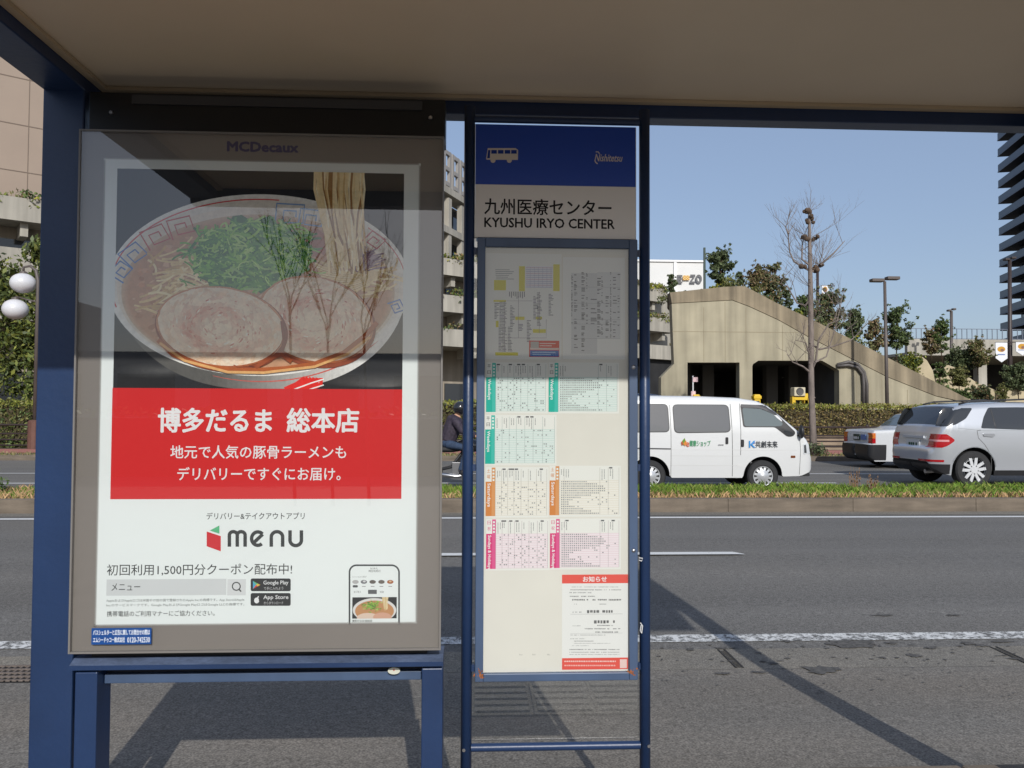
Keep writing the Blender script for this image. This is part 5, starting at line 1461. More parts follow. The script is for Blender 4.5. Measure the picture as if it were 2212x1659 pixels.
for cx, cy, s, rot, col in ((575, 455, 82, -16, (198, 92, 88)), (400, 520, 84, -26, (194, 88, 84)), (250, 645, 80, -40, (80, 128, 196)), (165, 760, 66, -52, (80, 128, 196)), (1325, 370, 96, 4, (120, 158, 206)), (1470, 395, 80, 8, (130, 164, 208)),
                            (1905, 545, 60, 40, (198, 104, 104)), (2060, 1000, 46, 68, (100, 136, 200))): meander(cx, cy, s, rot, col)
pr.layer()
# loose noodles in the soup
def noodle(x, y, L, a, bend, w, col):
    if ((x - 1105) / 930) ** 2 + ((y - 915) / 530) ** 2 > .88: return
    pts = []
    for i in range(9): pts.append((x, y)); a += bend / 9; x += math.cos(a) * L / 8; y += math.sin(a) * L / 8 * .7
    S_(pts, w, col)


NC = [(240, 216, 166), (232, 204, 150), (222, 192, 138), (246, 228, 186), (212, 176, 120)]
for i in range(150):
    u = rg.random()
    if u < .42: x, y = rg.uniform(330, 760), rg.uniform(640, 960)
    elif u < .8: x, y = rg.uniform(1500, 1900), rg.uniform(680, 960)
    else: x, y = rg.uniform(230, 420), rg.uniform(900, 1260)
    noodle(x, y, rg.uniform(120, 330), rg.uniform(-.7, .5), rg.uniform(-2.2, 2.2), rg.uniform(11, 17), rg.choice(NC))
    if i % 12 == 11: pr.layer()
for i in range(26):   # combed noodles at right
    noodle(1500 + i * 4, 700 + i * 9, 420, .75 - i * .03, -1.1, 13, NC[i % 5])
    if i % 4 == 3: pr.layer()
pr.layer()
E_(1520, 560, 80, 90, (176, 116, 96), jit=.2, rng=rg, n=24); E_(1830, 690, 80, 56, (150, 112, 128), jit=.15, rng=rg, n=24, rot=-40)
for i in range(30): noodle(rg.uniform(1740, 1900), rg.uniform(600, 760), 130, rg.uniform(-1, -.4), .4, 10, rg.choice([(140, 104, 124), (116, 84, 104), (160, 128, 136)]))
pr.layer()
# noodles lifted out of the bowl
for i in range(95):
    u = rg.random(); xt = 1500 + 345 * u; xm = 1540 + 290 * (u + rg.uniform(-.08, .08)); xb = 1600 + 190 * (u + rg.uniform(-.15, .15)) + rg.uniform(-20, 60)
    yb = rg.uniform(560, 800); c = rg.choice([(246, 226, 180), (238, 214, 162), (214, 178, 118), (252, 240, 206), (160, 116, 60), (246, 222, 172)])
    S_([(xt, 40), (xt + rg.uniform(-16, 16), 190), (xm, 350), ((xm + xb) / 2 + rg.uniform(-14, 14), 500), (xb, yb)], rg.uniform(11, 19), c)
    if i % 5 == 4: pr.layer()
pr.layer()
# spring onion mound
GC = [(134, 196, 66), (108, 172, 56), (80, 146, 54), (166, 212, 92), (60, 122, 50), (190, 224, 126), (98, 160, 70)]
E_(1060, 640, 380, 250, (58, 112, 50), jit=.12, rng=rg, n=40); E_(900, 770, 200, 110, (66, 118, 52), jit=.2, rng=rg, n=30); pr.layer()
for i in range(760):
    a = rg.uniform(0, 6.283); r = math.sqrt(rg.random())
    x, y = 1050 + 420 * r * math.cos(a), 630 + 275 * r * math.sin(a)
    if y > 820 and rg.random() < .5: continue
    k = max(0, min(1, (y - 380) / 480)); c = mixc(rg.choice(GC), (46, 104, 66), .35 * k * rg.random())
    noodle(x, y, rg.uniform(50, 150), rg.uniform(0, 6.283), rg.uniform(-2.4, 2.4), rg.uniform(8, 19), c)
    if i % 40 == 39: pr.layer()
for i in range(40): noodle(rg.uniform(560, 1500), rg.uniform(560, 880), rg.uniform(70, 150), rg.uniform(0, 6.28), rg.uniform(-3, 3), 8, rg.choice(GC)); 
pr.layer()


# pork slices
def pork(cx, cy, a, b, rot, seed):
    q = random.Random(seed)

    def pt(r, th, jig=0):
        x, y = a * r * math.cos(th) + jig, b * r * math.sin(th); c, s_ = math.cos(RAD(rot)), math.sin(RAD(rot)); return cx + x * c - y * s_, cy + x * s_ + y * c
    E_(cx + 6, cy + 16, a * 1.05, b * 1.07, (146, 70, 40), rot=rot, n=60); pr.layer()
    E_(cx, cy, a * 1.02, b * 1.02, (206, 142, 100), rot=rot, n=60, jit=.008, rng=q); pr.layer()
    for i in range(8): E_(cx, cy - i * 1.5, a * (.985 - .03 * i), b * (.985 - .035 * i), mixc((238, 220, 196), (228, 194, 170), i / 7), rot=rot, n=60, jit=.01, rng=q); pr.layer()
    for i in range(900):   # soft mottling: fat towards the rim, lean meat in a loose spiral inside
        th = q.uniform(0, 6.283); r = .95 * math.sqrt(q.random()); sp = math.sin((th / 6.283 + r * 1.5) * 6.283) * .5 + .5
        lean = max(0, 1 - abs(r - .5) * 2.6) * sp; u = lean * q.uniform(.3, 1)
        c = mixc((242, 222, 196), (208, 128, 104), u) if r < .8 else mixc((242, 226, 204), (230, 196, 164), q.random())
        x, y = pt(r, th); k = q.uniform(.5, 1.2)
        E_(x, y, 26 * k, 12 * k, c, n=9, jit=.35, rng=q, rot=math.degrees(th) + 90 + q.uniform(-25, 25))
    for i in range(60):
        th = q.uniform(0, 6.283); r = q.uniform(.25, .75); E_(*pt(r, th), q.uniform(6, 20), q.uniform(3, 7), q.choice([(206, 134, 112), (246, 236, 220), (220, 160, 136)]), n=8, jit=.3, rng=q, rot=math.degrees(th) + 90)
    pr.layer()
    S_([pt(1.0, .1 + j * .16) for j in range(18)], 13, (170, 92, 50), True); pr.layer()


pork(1500, 1090, 400, 290, 14, 2)
pork(850, 1140, 440, 272, 8, 1)
# brown broth edge in front of the slices
S_([(420, 1230), (520, 1330), (700, 1400), (900, 1436), (1100, 1440), (1300, 1428), (1500, 1396), (1700, 1320), (1850, 1200), (1930, 1110)], 34, (176, 92, 42)); pr.layer()
S_([(430, 1250), (600, 1372), (900, 1452), (1150, 1456), (1500, 1415), (1720, 1330), (1880, 1210)], 18, (224, 172, 110))
S_([(1275, 1100), (1290, 1230), (1270, 1340)], 26, (140, 62, 34)); S_([(1090, 1420), (1180, 1360), (1270, 1330), (1340, 1380)], 30, (160, 78, 40)); pr.layer()
for i in range(50): noodle(rg.uniform(450, 1750), rg.uniform(1390, 1440), 40, rg.uniform(-1, 1), 1, 7, rg.choice([(150, 70, 36), (120, 56, 34), (206, 150, 90)]))
pr.layer()
pr.build('noodle_photo', poster, INKW)

# red band and all the lettering
pr = Print(YP - .0002, .0002)
RED = (226, 42, 44)
a0, a1 = pr.P(240.5, 960)[0], pr.P(868, 960)[0]; b0, b1 = pr.P(555, 1078)[1], pr.P(555, 839.5)[1]
pr.w([(a0, b0), (a1, b0), (a1, b1), (a0, b1)], RED); pr.layer()
W_ = (250, 250, 250)
pr.text('博多だるま', 341, 588, 881, 935, W_, .028); pr.text('総本店', 619, 776, 881, 935, W_, .028)
pr.text('地元で人気の豚骨ラーメンも', 368, 748, 962, 991, W_, .012); pr.text('デリバリーですぐにお届け。', 383, 736, 1009, 1038, W_, .012)
pr.build('red_band', poster, INK)
pr = Print(YP - .0002, .0002); DK = (62, 66, 66)
pr.text('デリバリー&テイクアウトアプリ', 446, 658, 1107, 1122, DK, .01)
pr.poly([(453, 1146), (474, 1135), (474, 1153)], (98, 196, 140)); pr.poly([(446.5, 1148), (477, 1158), (477, 1191), (446.5, 1180)], (222, 48, 56))
lw = 7.6   # "menu" drawn with strokes
yb_, yt_ = 1181, 1145.5
pr.stroke([(495.5, yb_), (495.5, 1155)], lw, DK); pr.arcstroke(504, 1156, 8.5, 7.5, 180, 360, lw, DK, 16); pr.stroke([(512.5, 1156), (512.5, yb_)], lw, DK); pr.arcstroke(521, 1156, 8.5, 7.5, 180, 360, lw, DK, 16); pr.stroke([(529.5, 1155), (529.5, yb_)], lw, DK)
pr.arcstroke(557, 1163.5, 13.5, 14.5, 50, 318, lw, DK, 30); pr.stroke([(548.5, 1172), (567.5, 1154)], lw, DK)
pr.stroke([(586, yb_), (586, 1160)], lw, DK); pr.arcstroke(598.3, 1160, 12.3, 11.5, 180, 360, lw, DK, 20); pr.stroke([(610.6, 1160), (610.6, yb_)], lw, DK)
pr.stroke([(626.5, yt_), (626.5, 1168)], lw, DK); pr.arcstroke(638.8, 1167, 12.3, 11.5, 180, 0, lw, DK, 20); pr.stroke([(651.1, 1168), (651.1, yt_)], lw, DK)
pr.text('初回利用1,500円分クーポン配布中!', 231, 631, 1218, 1243, DK, .004)
pr.rect(230, 1251, 489, 1286, (222, 225, 225)); pr.rect(491, 1251, 531, 1286, (228, 230, 230)); pr.layer()
pr.text('メニュー', 241, 303, 1260, 1276, DK, .004); pr.arcstroke(510.5, 1266.5, 8.5, 8.5, 0, 360, 2.4, DK, 24); pr.stroke([(516.5, 1273), (521, 1278)], 2.8, DK)
for y0, a, b in ((1249.5, 'Google Play', 'で手に入れよう'), (1281, 'App Store', 'からダウンロード')):
    pr.rrect(541.5, y0, 628, y0 + 27.5, 4, (52, 54, 56)); pr.layer()
    pr.text(a, 569, 623, y0 + 4.5, y0 + 15.5, W_, .01); pr.text(b, 570, 612, y0 + 18, y0 + 24.5, (220, 220, 220))
pr.poly([(546.5, 1255), (546.5, 1272), (553, 1263.5)], (90, 180, 220)); pr.poly([(546.5, 1255), (557, 1260.5), (553, 1263.5)], (110, 200, 140)); pr.poly([(557, 1260.5), (562.5, 1263.5), (557, 1266.5), (553, 1263.5)], (240, 196, 80)); pr.poly([(553, 1263.5), (557, 1266.5), (546.5, 1272)], (226, 80, 80))
pr.ell(554.5, 1297, 5.4, 6.2, W_); pr.ell(557.5, 1290, 1.3, 3, W_, rot=30); pr.layer(); pr.ell(561.5, 1296, 2.4, 2.6, (52, 54, 56))
pr.text('AppleおよびAppleロゴは米国その他の国で登録されたApple Inc.の商標です。App StoreはApple', 230, 528, 1293, 1300, (130, 134, 134)); pr.text('Inc.のサービスマークです。Google PlayおよびGoogle PlayロゴはGoogle LLCの商標です。', 230, 528, 1303, 1310, (130, 134, 134))
pr.text('携帯電話のご利用マナーにご協力ください。', 231, 464, 1319, 1331, (84, 88, 88), .004)
pr.build('lettering', poster, INK)
# telephone picture at the lower right of the poster
pr = Print(YP - .0002, .00015)
pts = [(755, 1349), (755, 1236)] + [(755 + 15 - 15 * math.cos(RAD(a)), 1236 - 15 * math.sin(RAD(a))) for a in range(10, 91, 10)] + [(846, 1221)] + [(846 + 16 * math.sin(RAD(a)), 1237 - 16 * math.cos(RAD(a))) for a in range(10, 91, 10)] + [(862, 1349)]
pr.stroke(pts, 3.6, (70, 74, 76)); pr.text('配達先', 800, 816, 1226, 1230, (140, 140, 140)); pr.text('現在地周辺', 796, 822, 1231, 1236, (70, 70, 70))
pr.text('ジャンルから探す', 761, 792, 1244, 1248, (130, 130, 130))
for x, c in ((768, (190, 190, 188)), (786, (130, 132, 136)), (805, (110, 104, 98)), (824, (120, 112, 104)), (843, (176, 104, 66))): pr.ell(x, 1257, 7, 4.2, c, n=16)
pr.layer(); pr.ell(843, 1256, 3, 2, (226, 190, 150), n=10); pr.ell(787, 1256, 3, 2, (230, 230, 230), n=10); pr.rrect(762, 1264, 773, 1269, 2, (96, 98, 100)); pr.rrect(795, 1274, 814, 1283, 1, (104, 106, 108)); pr.rect(761, 1290, 857, 1336, (48, 50, 52))
for x in (786, 805, 824, 843): pr.rect(x - 4, 1266, x + 4, 1267.5, (160, 160, 160))
pr.text('並び替え', 764, 780, 1276, 1281, (150, 150, 150)); pr.text('新着', 821, 829, 1276, 1281, (150, 150, 150)); pr.layer()
pr.clip = (pr.P(761, 1310)[0], pr.P(857, 1310)[0], pr.P(800, 1336)[1], pr.P(800, 1290)[1])
pr.ell(809, 1318, 47, 26, (236, 234, 230)); pr.layer(); pr.ell(809, 1320, 42, 23, (208, 152, 104)); pr.layer(); pr.ell(795, 1334, 24, 10, (238, 212, 192)); pr.ell(826, 1333, 20, 10, (226, 176, 150)); pr.layer()
for i in range(26): pr.stroke([(826 + i * .5 + rg.uniform(-1, 1), 1288), (828 + i * .35 + rg.uniform(-2, 2), 1300), (830 + i * .3, 1312 + rg.uniform(0, 8))], 1.1, rg.choice(NC))
for i in range(150):
    x, y = rg.gauss(802, 9), rg.gauss(1309, 4.5); pr.stroke([(x, y), (x + rg.uniform(-5, 5), y + rg.uniform(-3, 3))], 1.6, rg.choice(GC))
pr.clip = None; pr.text('博多だるま 総本店', 761, 804, 1338.5, 1343.5, (60, 60, 60), .01)
pr.build('telephone_picture', poster, INK)
# halftone dots along the window of the mask
DOT = MB(); P_ = YP - .0006
step = 4.6 / 614
def dot(x, z, r): DOT.face([(x - r, P_, z), (x, P_, z - r), (x + r, P_, z), (x, P_, z + r)])
n = int((pz1 - pz0) / step)
for i in range(n):
    z = pz0 + i * step
    for x, s_ in ((px0, 1), (px1, -1)): dot(x + s_ * .0015, z, step * .48); dot(x + s_ * .005, z + step / 2, step * .30)
n = int((px1 - px0) / step)
for i in range(n):
    x = px0 + i * step
    for z, s_ in ((pz0, 1), (pz1, -1)): dot(x, z + s_ * .0015, step * .48); dot(x + step / 2, z + s_ * .005, step * .30)
DOT.build('dotted_border', TAUPE, poster)
pr = Print(YM_ - .0005, .0002); pr.text('MCDecaux', 490, 645, 306, 329, (34, 34, 104), .06); pr.build('maker_lettering', t, INK)
pr = Print(YG - .0022, .0003); L0, L1 = pr.P(197.5, 1374)[0], pr.P(327, 1374)[0]; H0, H1 = pr.P(262, 1392)[1], pr.P(262, 1356.5)[1]
pr.w([(L0, H0), (L1, H0), (L1, H1), (L0, H1)], (24, 78, 148)); pr.layer()
pr.text('バスシェルターと広告に関してお問合せの際は', 201, 324, 1360, 1372, (226, 232, 242), .02); pr.text('エムシードゥコー株式会社', 201, 270, 1376, 1388, (226, 232, 242), .02); pr.text('0120-742530', 275, 324, 1376, 1388, (226, 232, 242), .02)
pr.build('blue_label', t, INK)
mb = MB(); mb.face([(BB0 + .006, YG, ZB0 + .006), (BB1 - .006, YG, ZB0 + .006), (BB1 - .006, YG, ZB1 - .006), (BB0 + .006, YG, ZB1 - .006)]); mb.build('glass', GLASS, t)
mb = MB(); mb.box(XL + .1455, BB0 + .02, 2.932, 2.96, .5, ZB1); mb.build('gap_light_stop', BLACK, t)  # added strip that stops sunlight leaking between post and board
# black head box with lamp strip and screws
hx0, hx1 = at(192, 240, 2.84).x, at(962, 240, 2.84).x; hz0, hz1 = ZB1 + .002, at(550, 206, 2.84).z
mb = MB(); mb.box(hx0, hx1, 2.84, 2.96, hz0, min(hz1, 2.72)); hb = mb.build('head_box', BLACK, t, bevel=.004)
mb = MB(); mb.box(at(285, 220, 2.836).x, at(912, 232, 2.836).x, 2.834, 2.8395, at(550, 230, 2.836).z, at(550, 211, 2.836).z); mb.build('lamp_strip', mat('strip_grey', (.045, .045, .047), .5), hb)
for px, py in ((240, 243), (930, 254)): q = at(px, py, 2.838); mb = MB(); mb.lathe((q.x, 2.8395, q.z), [(.001, -.005), (.006, -.005), (.008, 0)], 12, 'y'); mb.build('screw', STEEL, hb)
# rail, recessed bar, legs, oval sticker
RX0, RX1 = at(151, 1430, 2.82).x, at(957, 1430, 2.82).x
mb = MB(); z0, z1, z2 = at(550, 1443, 2.82).z, at(550, 1433, 2.82).z, at(550, 1419, 2.84).z
mb.face([(RX0, 2.815, z0), (RX1, 2.815, z0), (RX1, 2.815, z1), (RX0, 2.815, z1)]); mb.face([(RX0, 2.815, z0), (RX0, 2.95, z0), (RX1, 2.95, z0), (RX1, 2.815, z0)])
for x in (RX0, RX1): mb.face([(x, 2.815, z0), (x, 2.815, z1), (x, 2.85, z2), (x, 2.95, z2), (x, 2.95, z0)])
mb.build('rail', BLUE, t)
mb = MB(); mb.face([(RX0, 2.815, z1), (RX1, 2.815, z1), (RX1, 2.85, z2), (RX0, 2.85, z2)]); mb.face([(RX0, 2.85, z2), (RX1, 2.85, z2), (RX1, 2.95, z2), (RX0, 2.95, z2)]); mb.build('rail_top', BLUEW, t)
mb = MB(); mb.box(BB0 + .05, BB1 - .05, 2.86, 2.92, z2 + .001, ZB0); mb.build('spacer', BLACK, t)
lz = at(550, 1447, 2.83).z - .002
lx = [(at(160, 1550, 2.83).x, at(208, 1550, 2.83).x), (at(910, 1550, 2.83).x, at(956, 1550, 2.83).x)]
for a, b in lx: mb = MB(); mb.box(a, b, 2.83, 2.94, .12, lz); mb.build('leg', BLUE, t, bevel=.004)
bz0, bz1 = at(550, 1473, 2.88).z, at(550, 1453, 2.88).z
mb = MB(); mb.box(lx[0][1] + .002, lx[1][0] - .002, 2.88, 2.93, bz0, bz1); mb.build('lower_bar', BLUEG, t, bevel=.003)
mb = MB(); mb.box(lx[0][1] + .002, lx[1][0] - .002, 2.90, 2.94, bz1 + .001, lz - .001); mb.build('gap_shade_strip', mat('gap_shade', (.012, .014, .025), .6), t)  # solid strip, its near-black colour painted as shade between rail and bar
mb = MB(); q = at(851, 1449, 2.86); mb.lathe((q.x, 2.86, q.z), [(.001, -.002), (.0215, -.002), (.0215, .018)], 28, 'y')
mb.v = [(x, y, q.z + (z - q.z) * .55) for x, y, z in mb.v]; ov = mb.build('oval_plate', mat('oval_cream', lin((206, 206, 190)), .4), t)
mb = MB(); mb.lathe((q.x, 2.8575, q.z + .004), [(.001, 0), (.0035, 0)], 10, 'y'); mb.build('oval_mark', mat('oval_red', (.45, .08, .05), .5), ov)

# ------------------------------------------------------------------ bus stop sign
YS_ = 2.92; SX = lambda px: at(px, 900, YS_).x; SZ = lambda py: at(1200, py, YS_).z
t = thing('bus_stop_sign', 'tall blue framed bus stop sign with timetables and a blue header', 'sign', (SX(1201), YS_, .15))
x0, x1 = (SX(1000) + SX(1022)) / 2, (SX(1381) + SX(1404)) / 2; rp = (SX(1404) - SX(1381)) / 2
for x in (x0, x1): mb = MB(); mb.tube([(x, YS_, .12), (x, YS_, 2.72 - .001)], rp, 18); mb.build('post', BLUE, t, smooth=True)
for py, r in ((261, .0125), (1612, .0145)): mb = MB(); mb.tube([(x0 + rp * .9, YS_, SZ(py)), (x1 - rp * .9, YS_, SZ(py))], r, 14, False); mb.build('cross_bar', BLUE, t, smooth=True)
mb = MB(); mb.tube([(x0 - .008, YS_ - rp - .003, SZ(1612)), (x0 - .008, YS_ - rp + .004, SZ(1612))], .006, 8); mb.tube([(x1 + .010, YS_ - rp - .003, SZ(1610)), (x1 + .010, YS_ - rp + .004, SZ(1610))], .006, 8); mb.build('rivet', STEEL, t)
# header panel
h0, h1 = SX(1024), SX(1372)
mb = MB(); mb.box(h0, h1, YS_ - .012, YS_ + .012, SZ(516), SZ(403)); nm = mb.build('name_panel', mat('name_plate_white', lin((226, 220, 214)), .4), t)
mb = MB(); mb.box(h0, h1, YS_ - .0125, YS_ + .0125, SZ(402.8), SZ(274)); hp = mb.build('header_panel', mat('header_blue', lin((14, 66, 168)), .3), t)
mb = MB(); mb.box(h0 - .0022, h0 - .0003, YS_ - .011, YS_ + .011, SZ(516), SZ(274)); mb.box(h1 + .0003, h1 + .0022, YS_ - .011, YS_ + .011, SZ(516), SZ(274)); mb.build('panel_edge', WHITE, t)
pr = Print(YS_ - .0129, .0002)
WT = (232, 220, 206)
bus = lambda p: [(1050 + (x - 515) * .2497, 320 + (y - 540) * .2497) for x, y in p]
pr.poly(bus([(530, 540), (770, 540), (792, 556), (790, 642), (520, 640), (516, 630)]), WT); pr.layer()
for a in (560, 618, 676, 732): pr.poly(bus([(a, 556), (a + 48, 556), (a + 48, 588), (a, 588)]), (12, 56, 150))
pr.poly(bus([(533, 556), (552, 556), (548, 628), (524, 628)]), (12, 56, 150))
for cx in (575, 716): pr.ell(*bus([(cx, 645)])[0], 5.4, 5.6, WT)
pr.build('bus_emblem', hp, INK); pr = Print(YS_ - .0129, .0002)
pr.text('Nishitetsu', 1284, 1345, 333, 349, WT, .012, .35)
pr.stroke([(1287, 328), (1292, 328), (1295, 332)], 2.2, WT); pr.stroke([(1285, 346), (1287, 351), (1291, 354)], 2.4, WT)
pr.build('header_lettering', hp, INK)
pr = Print(YS_ - .0124, .0002); BK = (26, 22, 22)
pr.text('九州医療センター', 1046, 1321, 430, 465, BK, .016); pr.text('KYUSHU IRYO CENTER', 1046, 1328, 471.5, 493, BK, .030); pr.build('stop_name', nm, INK)
# glass behind and below the case
mb = MB(); g0, g1 = SX(1020), SX(1383); ga, gb = SZ(1603), SZ(522)
mb.face([(g0, YS_ + .018, ga), (g1, YS_ + .018, ga), (g1, YS_ + .018, gb), (g0, YS_ + .018, gb)]); mb.build('glass_panel', GLASS, t)
# timetable case
k0, k1, kz0, kz1 = SX(1029), SX(1375), SZ(1467), SZ(517.5); i0, i1, iz0, iz1 = SX(1046.5), SX(1357), SZ(1450), SZ(537)
mb = MB()
for b in ((k0, i0, kz0, kz1), (i1, k1, kz0, kz1), (i0 + .0004, i1 - .0004, kz0, iz0), (i0 + .0004, i1 - .0004, iz1, kz1)): mb.box(b[0], b[1], YS_ - .022, YS_ + .014, b[2], b[3])
case = mb.build('timetable_frame', BLUEG, t, bevel=.0025)
mb = MB(); mb.box(i0 - .004, i1 + .004, YS_ - .004, YS_ + .012, iz0 - .004, iz1 + .004); paper = mb.build('paper', PAPER, t)
for py in (545, 1010, 1440):
    for a, b in ((x0, k0), (k1, x1)): mb = MB(); mb.box(min(a, b) + .004, max(a, b), YS_ - .008, YS_ + .008, SZ(py) - .012, SZ(py) + .012); mb.build('bracket', BLUE, t)
for py in (793, 1188): mb = MB(); mb.lathe((SX(1366), YS_ - .022, SZ(py)), [(.001, -.004), (.004, -.004), (.0065, -.002), (.008, 0)], 16, 'y'); mb.build('lock', STEEL, case, smooth=True)
rr = random.Random(9); mb = MB()
for cx, cy, n_ in ((1040, 1452, 26), (1362, 1450, 22)):
    for i in range(n_):
        x, z = SX(cx + rr.gauss(0, 5.5)), SZ(cy + rr.gauss(0, 6)); r = rr.uniform(.001, .0042)
        mb.face([(x + r * math.cos(a) * rr.uniform(.7, 1.3), YS_ - .0223 - .00002 * i, max(kz0 + .001, z + r * math.sin(a))) for a in [q * 1.0472 for q in range(6)]])
ru = mb.build('rust_patch', RUST, case); ru['kind'] = 'stuff'
for py, pts in ((1206, [(1380, 1205), (1388, 1206), (1386, 1212), (1380, 1210)]), (1357, [(1383, 1345), (1388, 1352), (1386, 1368), (1383, 1362), (1385, 1350)])):
    mb = MB(); mb.tube([(at(a, b, YS_ - rp - .004).x, YS_ - rp - .004, at(a, b, YS_ - rp - .004).z) for a, b in pts], .0022, 6); mb.build('cable_tie', mat('tie_white', (.6, .6, .6), .4), t)

# ---- printed sheets in the case
YT_ = YS_ - .0042
def sheet_print(): return Print(YT_, .00012)
TS = {'w': ((28, 186, 166), (233, 243, 239), (196, 226, 217)), 's': ((222, 138, 64), (247, 244, 235), (234, 224, 204)), 'h': ((228, 58, 128), (250, 238, 242), (236, 206, 216))}
rr = random.Random(15)


def table(x0_, x1_, y0_, y1_, kind, day, word, dense, halfempty=False):
    pr = sheet_print(); main, tint, line = TS[kind]; g = (74, 76, 76)
    pr.rect(x0_, y0_, x1_, y1_, (244, 244, 238)); pr.layer(); bw = 21; hh = (y1_ - y0_) * .29
    pr.rect(x0_ + bw, y0_ + hh, x1_ - 4, y1_ - 5, tint); pr.rect(x0_ + 13, y0_ + 1, x0_ + bw, y1_ - 3, mixc(main, (255, 255, 255), .18)); pr.rect(x0_, y0_ + hh, x0_ + 13, y1_ - 3, main); pr.layer()
    n = len(day)
    for i, ch in enumerate(day): pr.text(ch, x0_ + 3, x0_ + 10, y0_ + 4 + i * (hh - 6) / n, y0_ + 4 + i * (hh - 6) / n + 8, g if kind == 'w' else main)
    L_ = min((y1_ - y0_) * .66, 5.7 * len(word)); pr.text(word, x0_ + 2, x0_ + 11, y0_ + hh + 3, y0_ + hh + 3 + L_, (250, 250, 250), .02, vert=True)
    for i in range(4): pr.rect(x0_ + 15, y0_ + 5 + i * 7, x0_ + 19, y0_ + 9 + i * 7, (240, 250, 246))
    rows_ = 15; 
    for i in range(rows_ + 1): y = y0_ + hh + (y1_ - 5 - y0_ - hh) * i / rows_; pr.rect(x0_ + bw, y - .35, x1_ - 4, y + .35, line)
    cols_ = [0, .12, .24, .36, .50, .64, .8, 1] if dense < .6 else [0, .08, .68, .82, 1]
    for c in cols_: x = x0_ + bw + (x1_ - 4 - x0_ - bw) * c; pr.rect(x - .35, y0_ + 4, x + .35, y1_ - 5, mixc(line, (150, 150, 150), .5))
    pr.layer()
    for c in cols_[:-1]:   # column heads
        x = x0_ + bw + (x1_ - 4 - x0_ - bw) * c + 4
        for q in range(rr.randint(1, 3)):
            xx = x + q * 5
            if rr.random() < .3: pr.rect(xx - 2, y0_ + 3, xx + 5, y0_ + 6, (96, 96, 98))
            for k in range(rr.randint(4, 8)): pr.rect(xx, y0_ + 8 + k * 3, xx + 1.4, y0_ + 10 + k * 3, (128, 128, 130))
    for i in range(rows_):
        y = y0_ + hh + (y1_ - 5 - y0_ - hh) * (i + .5) / rows_
        if halfempty and i > 11: continue
        mx = int(((x1_ - x0_ - bw - 8) / 4.4) * (dense if dense < .6 else (.45 + .3 * math.sin(i * .5)) * dense * 1.35))
        for j in range(int((x1_ - x0_ - bw - 8) / 4.4)):
            filled = (j < mx and dense >= .6) or (dense < .6 and rr.random() < dense * .8) or (dense >= .6 and rr.random() < .08)
            if filled: pr.rect(x0_ + bw + 4 + j * 4.4, y - 1.15, x0_ + bw + 4 + j * 4.4 + 2.7, y + 1.15, rr.choice([(150, 154, 152), (172, 174, 172), (132, 134, 136)]))
    pr.build('timetable', paper, INK)


table(1050, 1183, 783, 893, 'w', '平日', 'Weekdays', .30); table(1185, 1337, 783, 893, 'w', '平日', 'Weekdays', .75)
table(1048, 1202, 896, 1005, 'w', '平日', 'Weekdays', .16)
table(1049, 1185, 1009, 1118, 's', '土曜', 'Saturdays', .30); table(1187, 1341, 1006, 1116, 's', '土曜', 'Saturdays', .80)
table(1050, 1187, 1121, 1232, 'h', '日祝', 'Sundays & Holidays', .30); table(1188, 1341, 1120, 1230, 'h', '日祝', 'Sundays & Holidays', .80)
# route map sheet with yellow highlights
pr = sheet_print(); pr.rect(1049, 548, 1213, 776, (242, 242, 238)); pr.layer()
YL = (226, 216, 60)
for r in ((1121, 575, 1134, 629), (1195, 571, 1209, 629), (1067, 605, 1093, 627), (1066, 648, 1093, 652), (1071, 693, 1077, 707), (1113, 684, 1133, 691), (1151, 711, 1179, 719), (1157, 684, 1171, 690), (1070, 761, 1119, 768)): pr.rect(*r, YL)
pr.rect(1134, 575, 1195, 622, (236, 236, 244)); pr.layer()
for i in range(11): pr.rect(1136, 578 + i * 4.2, 1193, 578.7 + i * 4.2, (140, 140, 190) if i % 3 else (190, 120, 150))
for i in range(6): pr.rect(1145 + i * 9, 577, 1145.6 + i * 9, 621, (170, 170, 200))
for i in range(16): pr.rect(1070 + rr.uniform(0, 3), 580 + i * 1.5 if False else 582 + (i % 6) * 4, 1086 + rr.uniform(0, 26), 583.3 + (i % 6) * 4, (150, 152, 156))
for cx, y0_, y1_ in ((1068, 655, 690), (1079, 652, 706), (1085, 652, 760), (1102, 660, 706), (1097, 706, 760), (1152, 640, 690), (1160, 632, 705), (1185, 635, 682), (1138, 692, 740), (1120, 700, 716), (1077, 706, 758)):
    y = y0_
    while y < y1_: pr.rect(cx, y, cx + rr.uniform(4, 11), y + 1.5, rr.choice([(120, 120, 128), (150, 150, 156), (108, 110, 116), (130, 120, 150)])); y += 3.2
for pts in (((1090, 730), (1180, 730), (1180, 690)), ((1090, 760), (1090, 650), (1150, 650)), ((1120, 640), (1120, 730)), ((1165, 630), (1165, 720))): pr.stroke(list(pts), .8, (150, 140, 150))
for i in range(9): pr.rect(1100 + i * 4, 630, 1101.6 + i * 4, 640 + rr.uniform(-3, 6), (110, 108, 116))
pr.rect(1143, 736, 1208, 771, (226, 68, 50)); pr.layer(); pr.rect(1145, 757, 1207, 770, (46, 108, 190)); pr.rect(1146, 738, 1164, 755, (196, 190, 186)); pr.rect(1145, 751.5, 1207, 755.5, (240, 220, 216)); pr.layer()
pr.rect(1166, 741, 1200, 743, (250, 220, 214)); pr.rect(1166, 746, 1192, 748, (250, 220, 214)); pr.rect(1150, 760, 1200, 762.5, (150, 190, 232)); pr.rect(1150, 765, 1190, 767, (150, 190, 232))
pr.build('route_map', paper, INK)
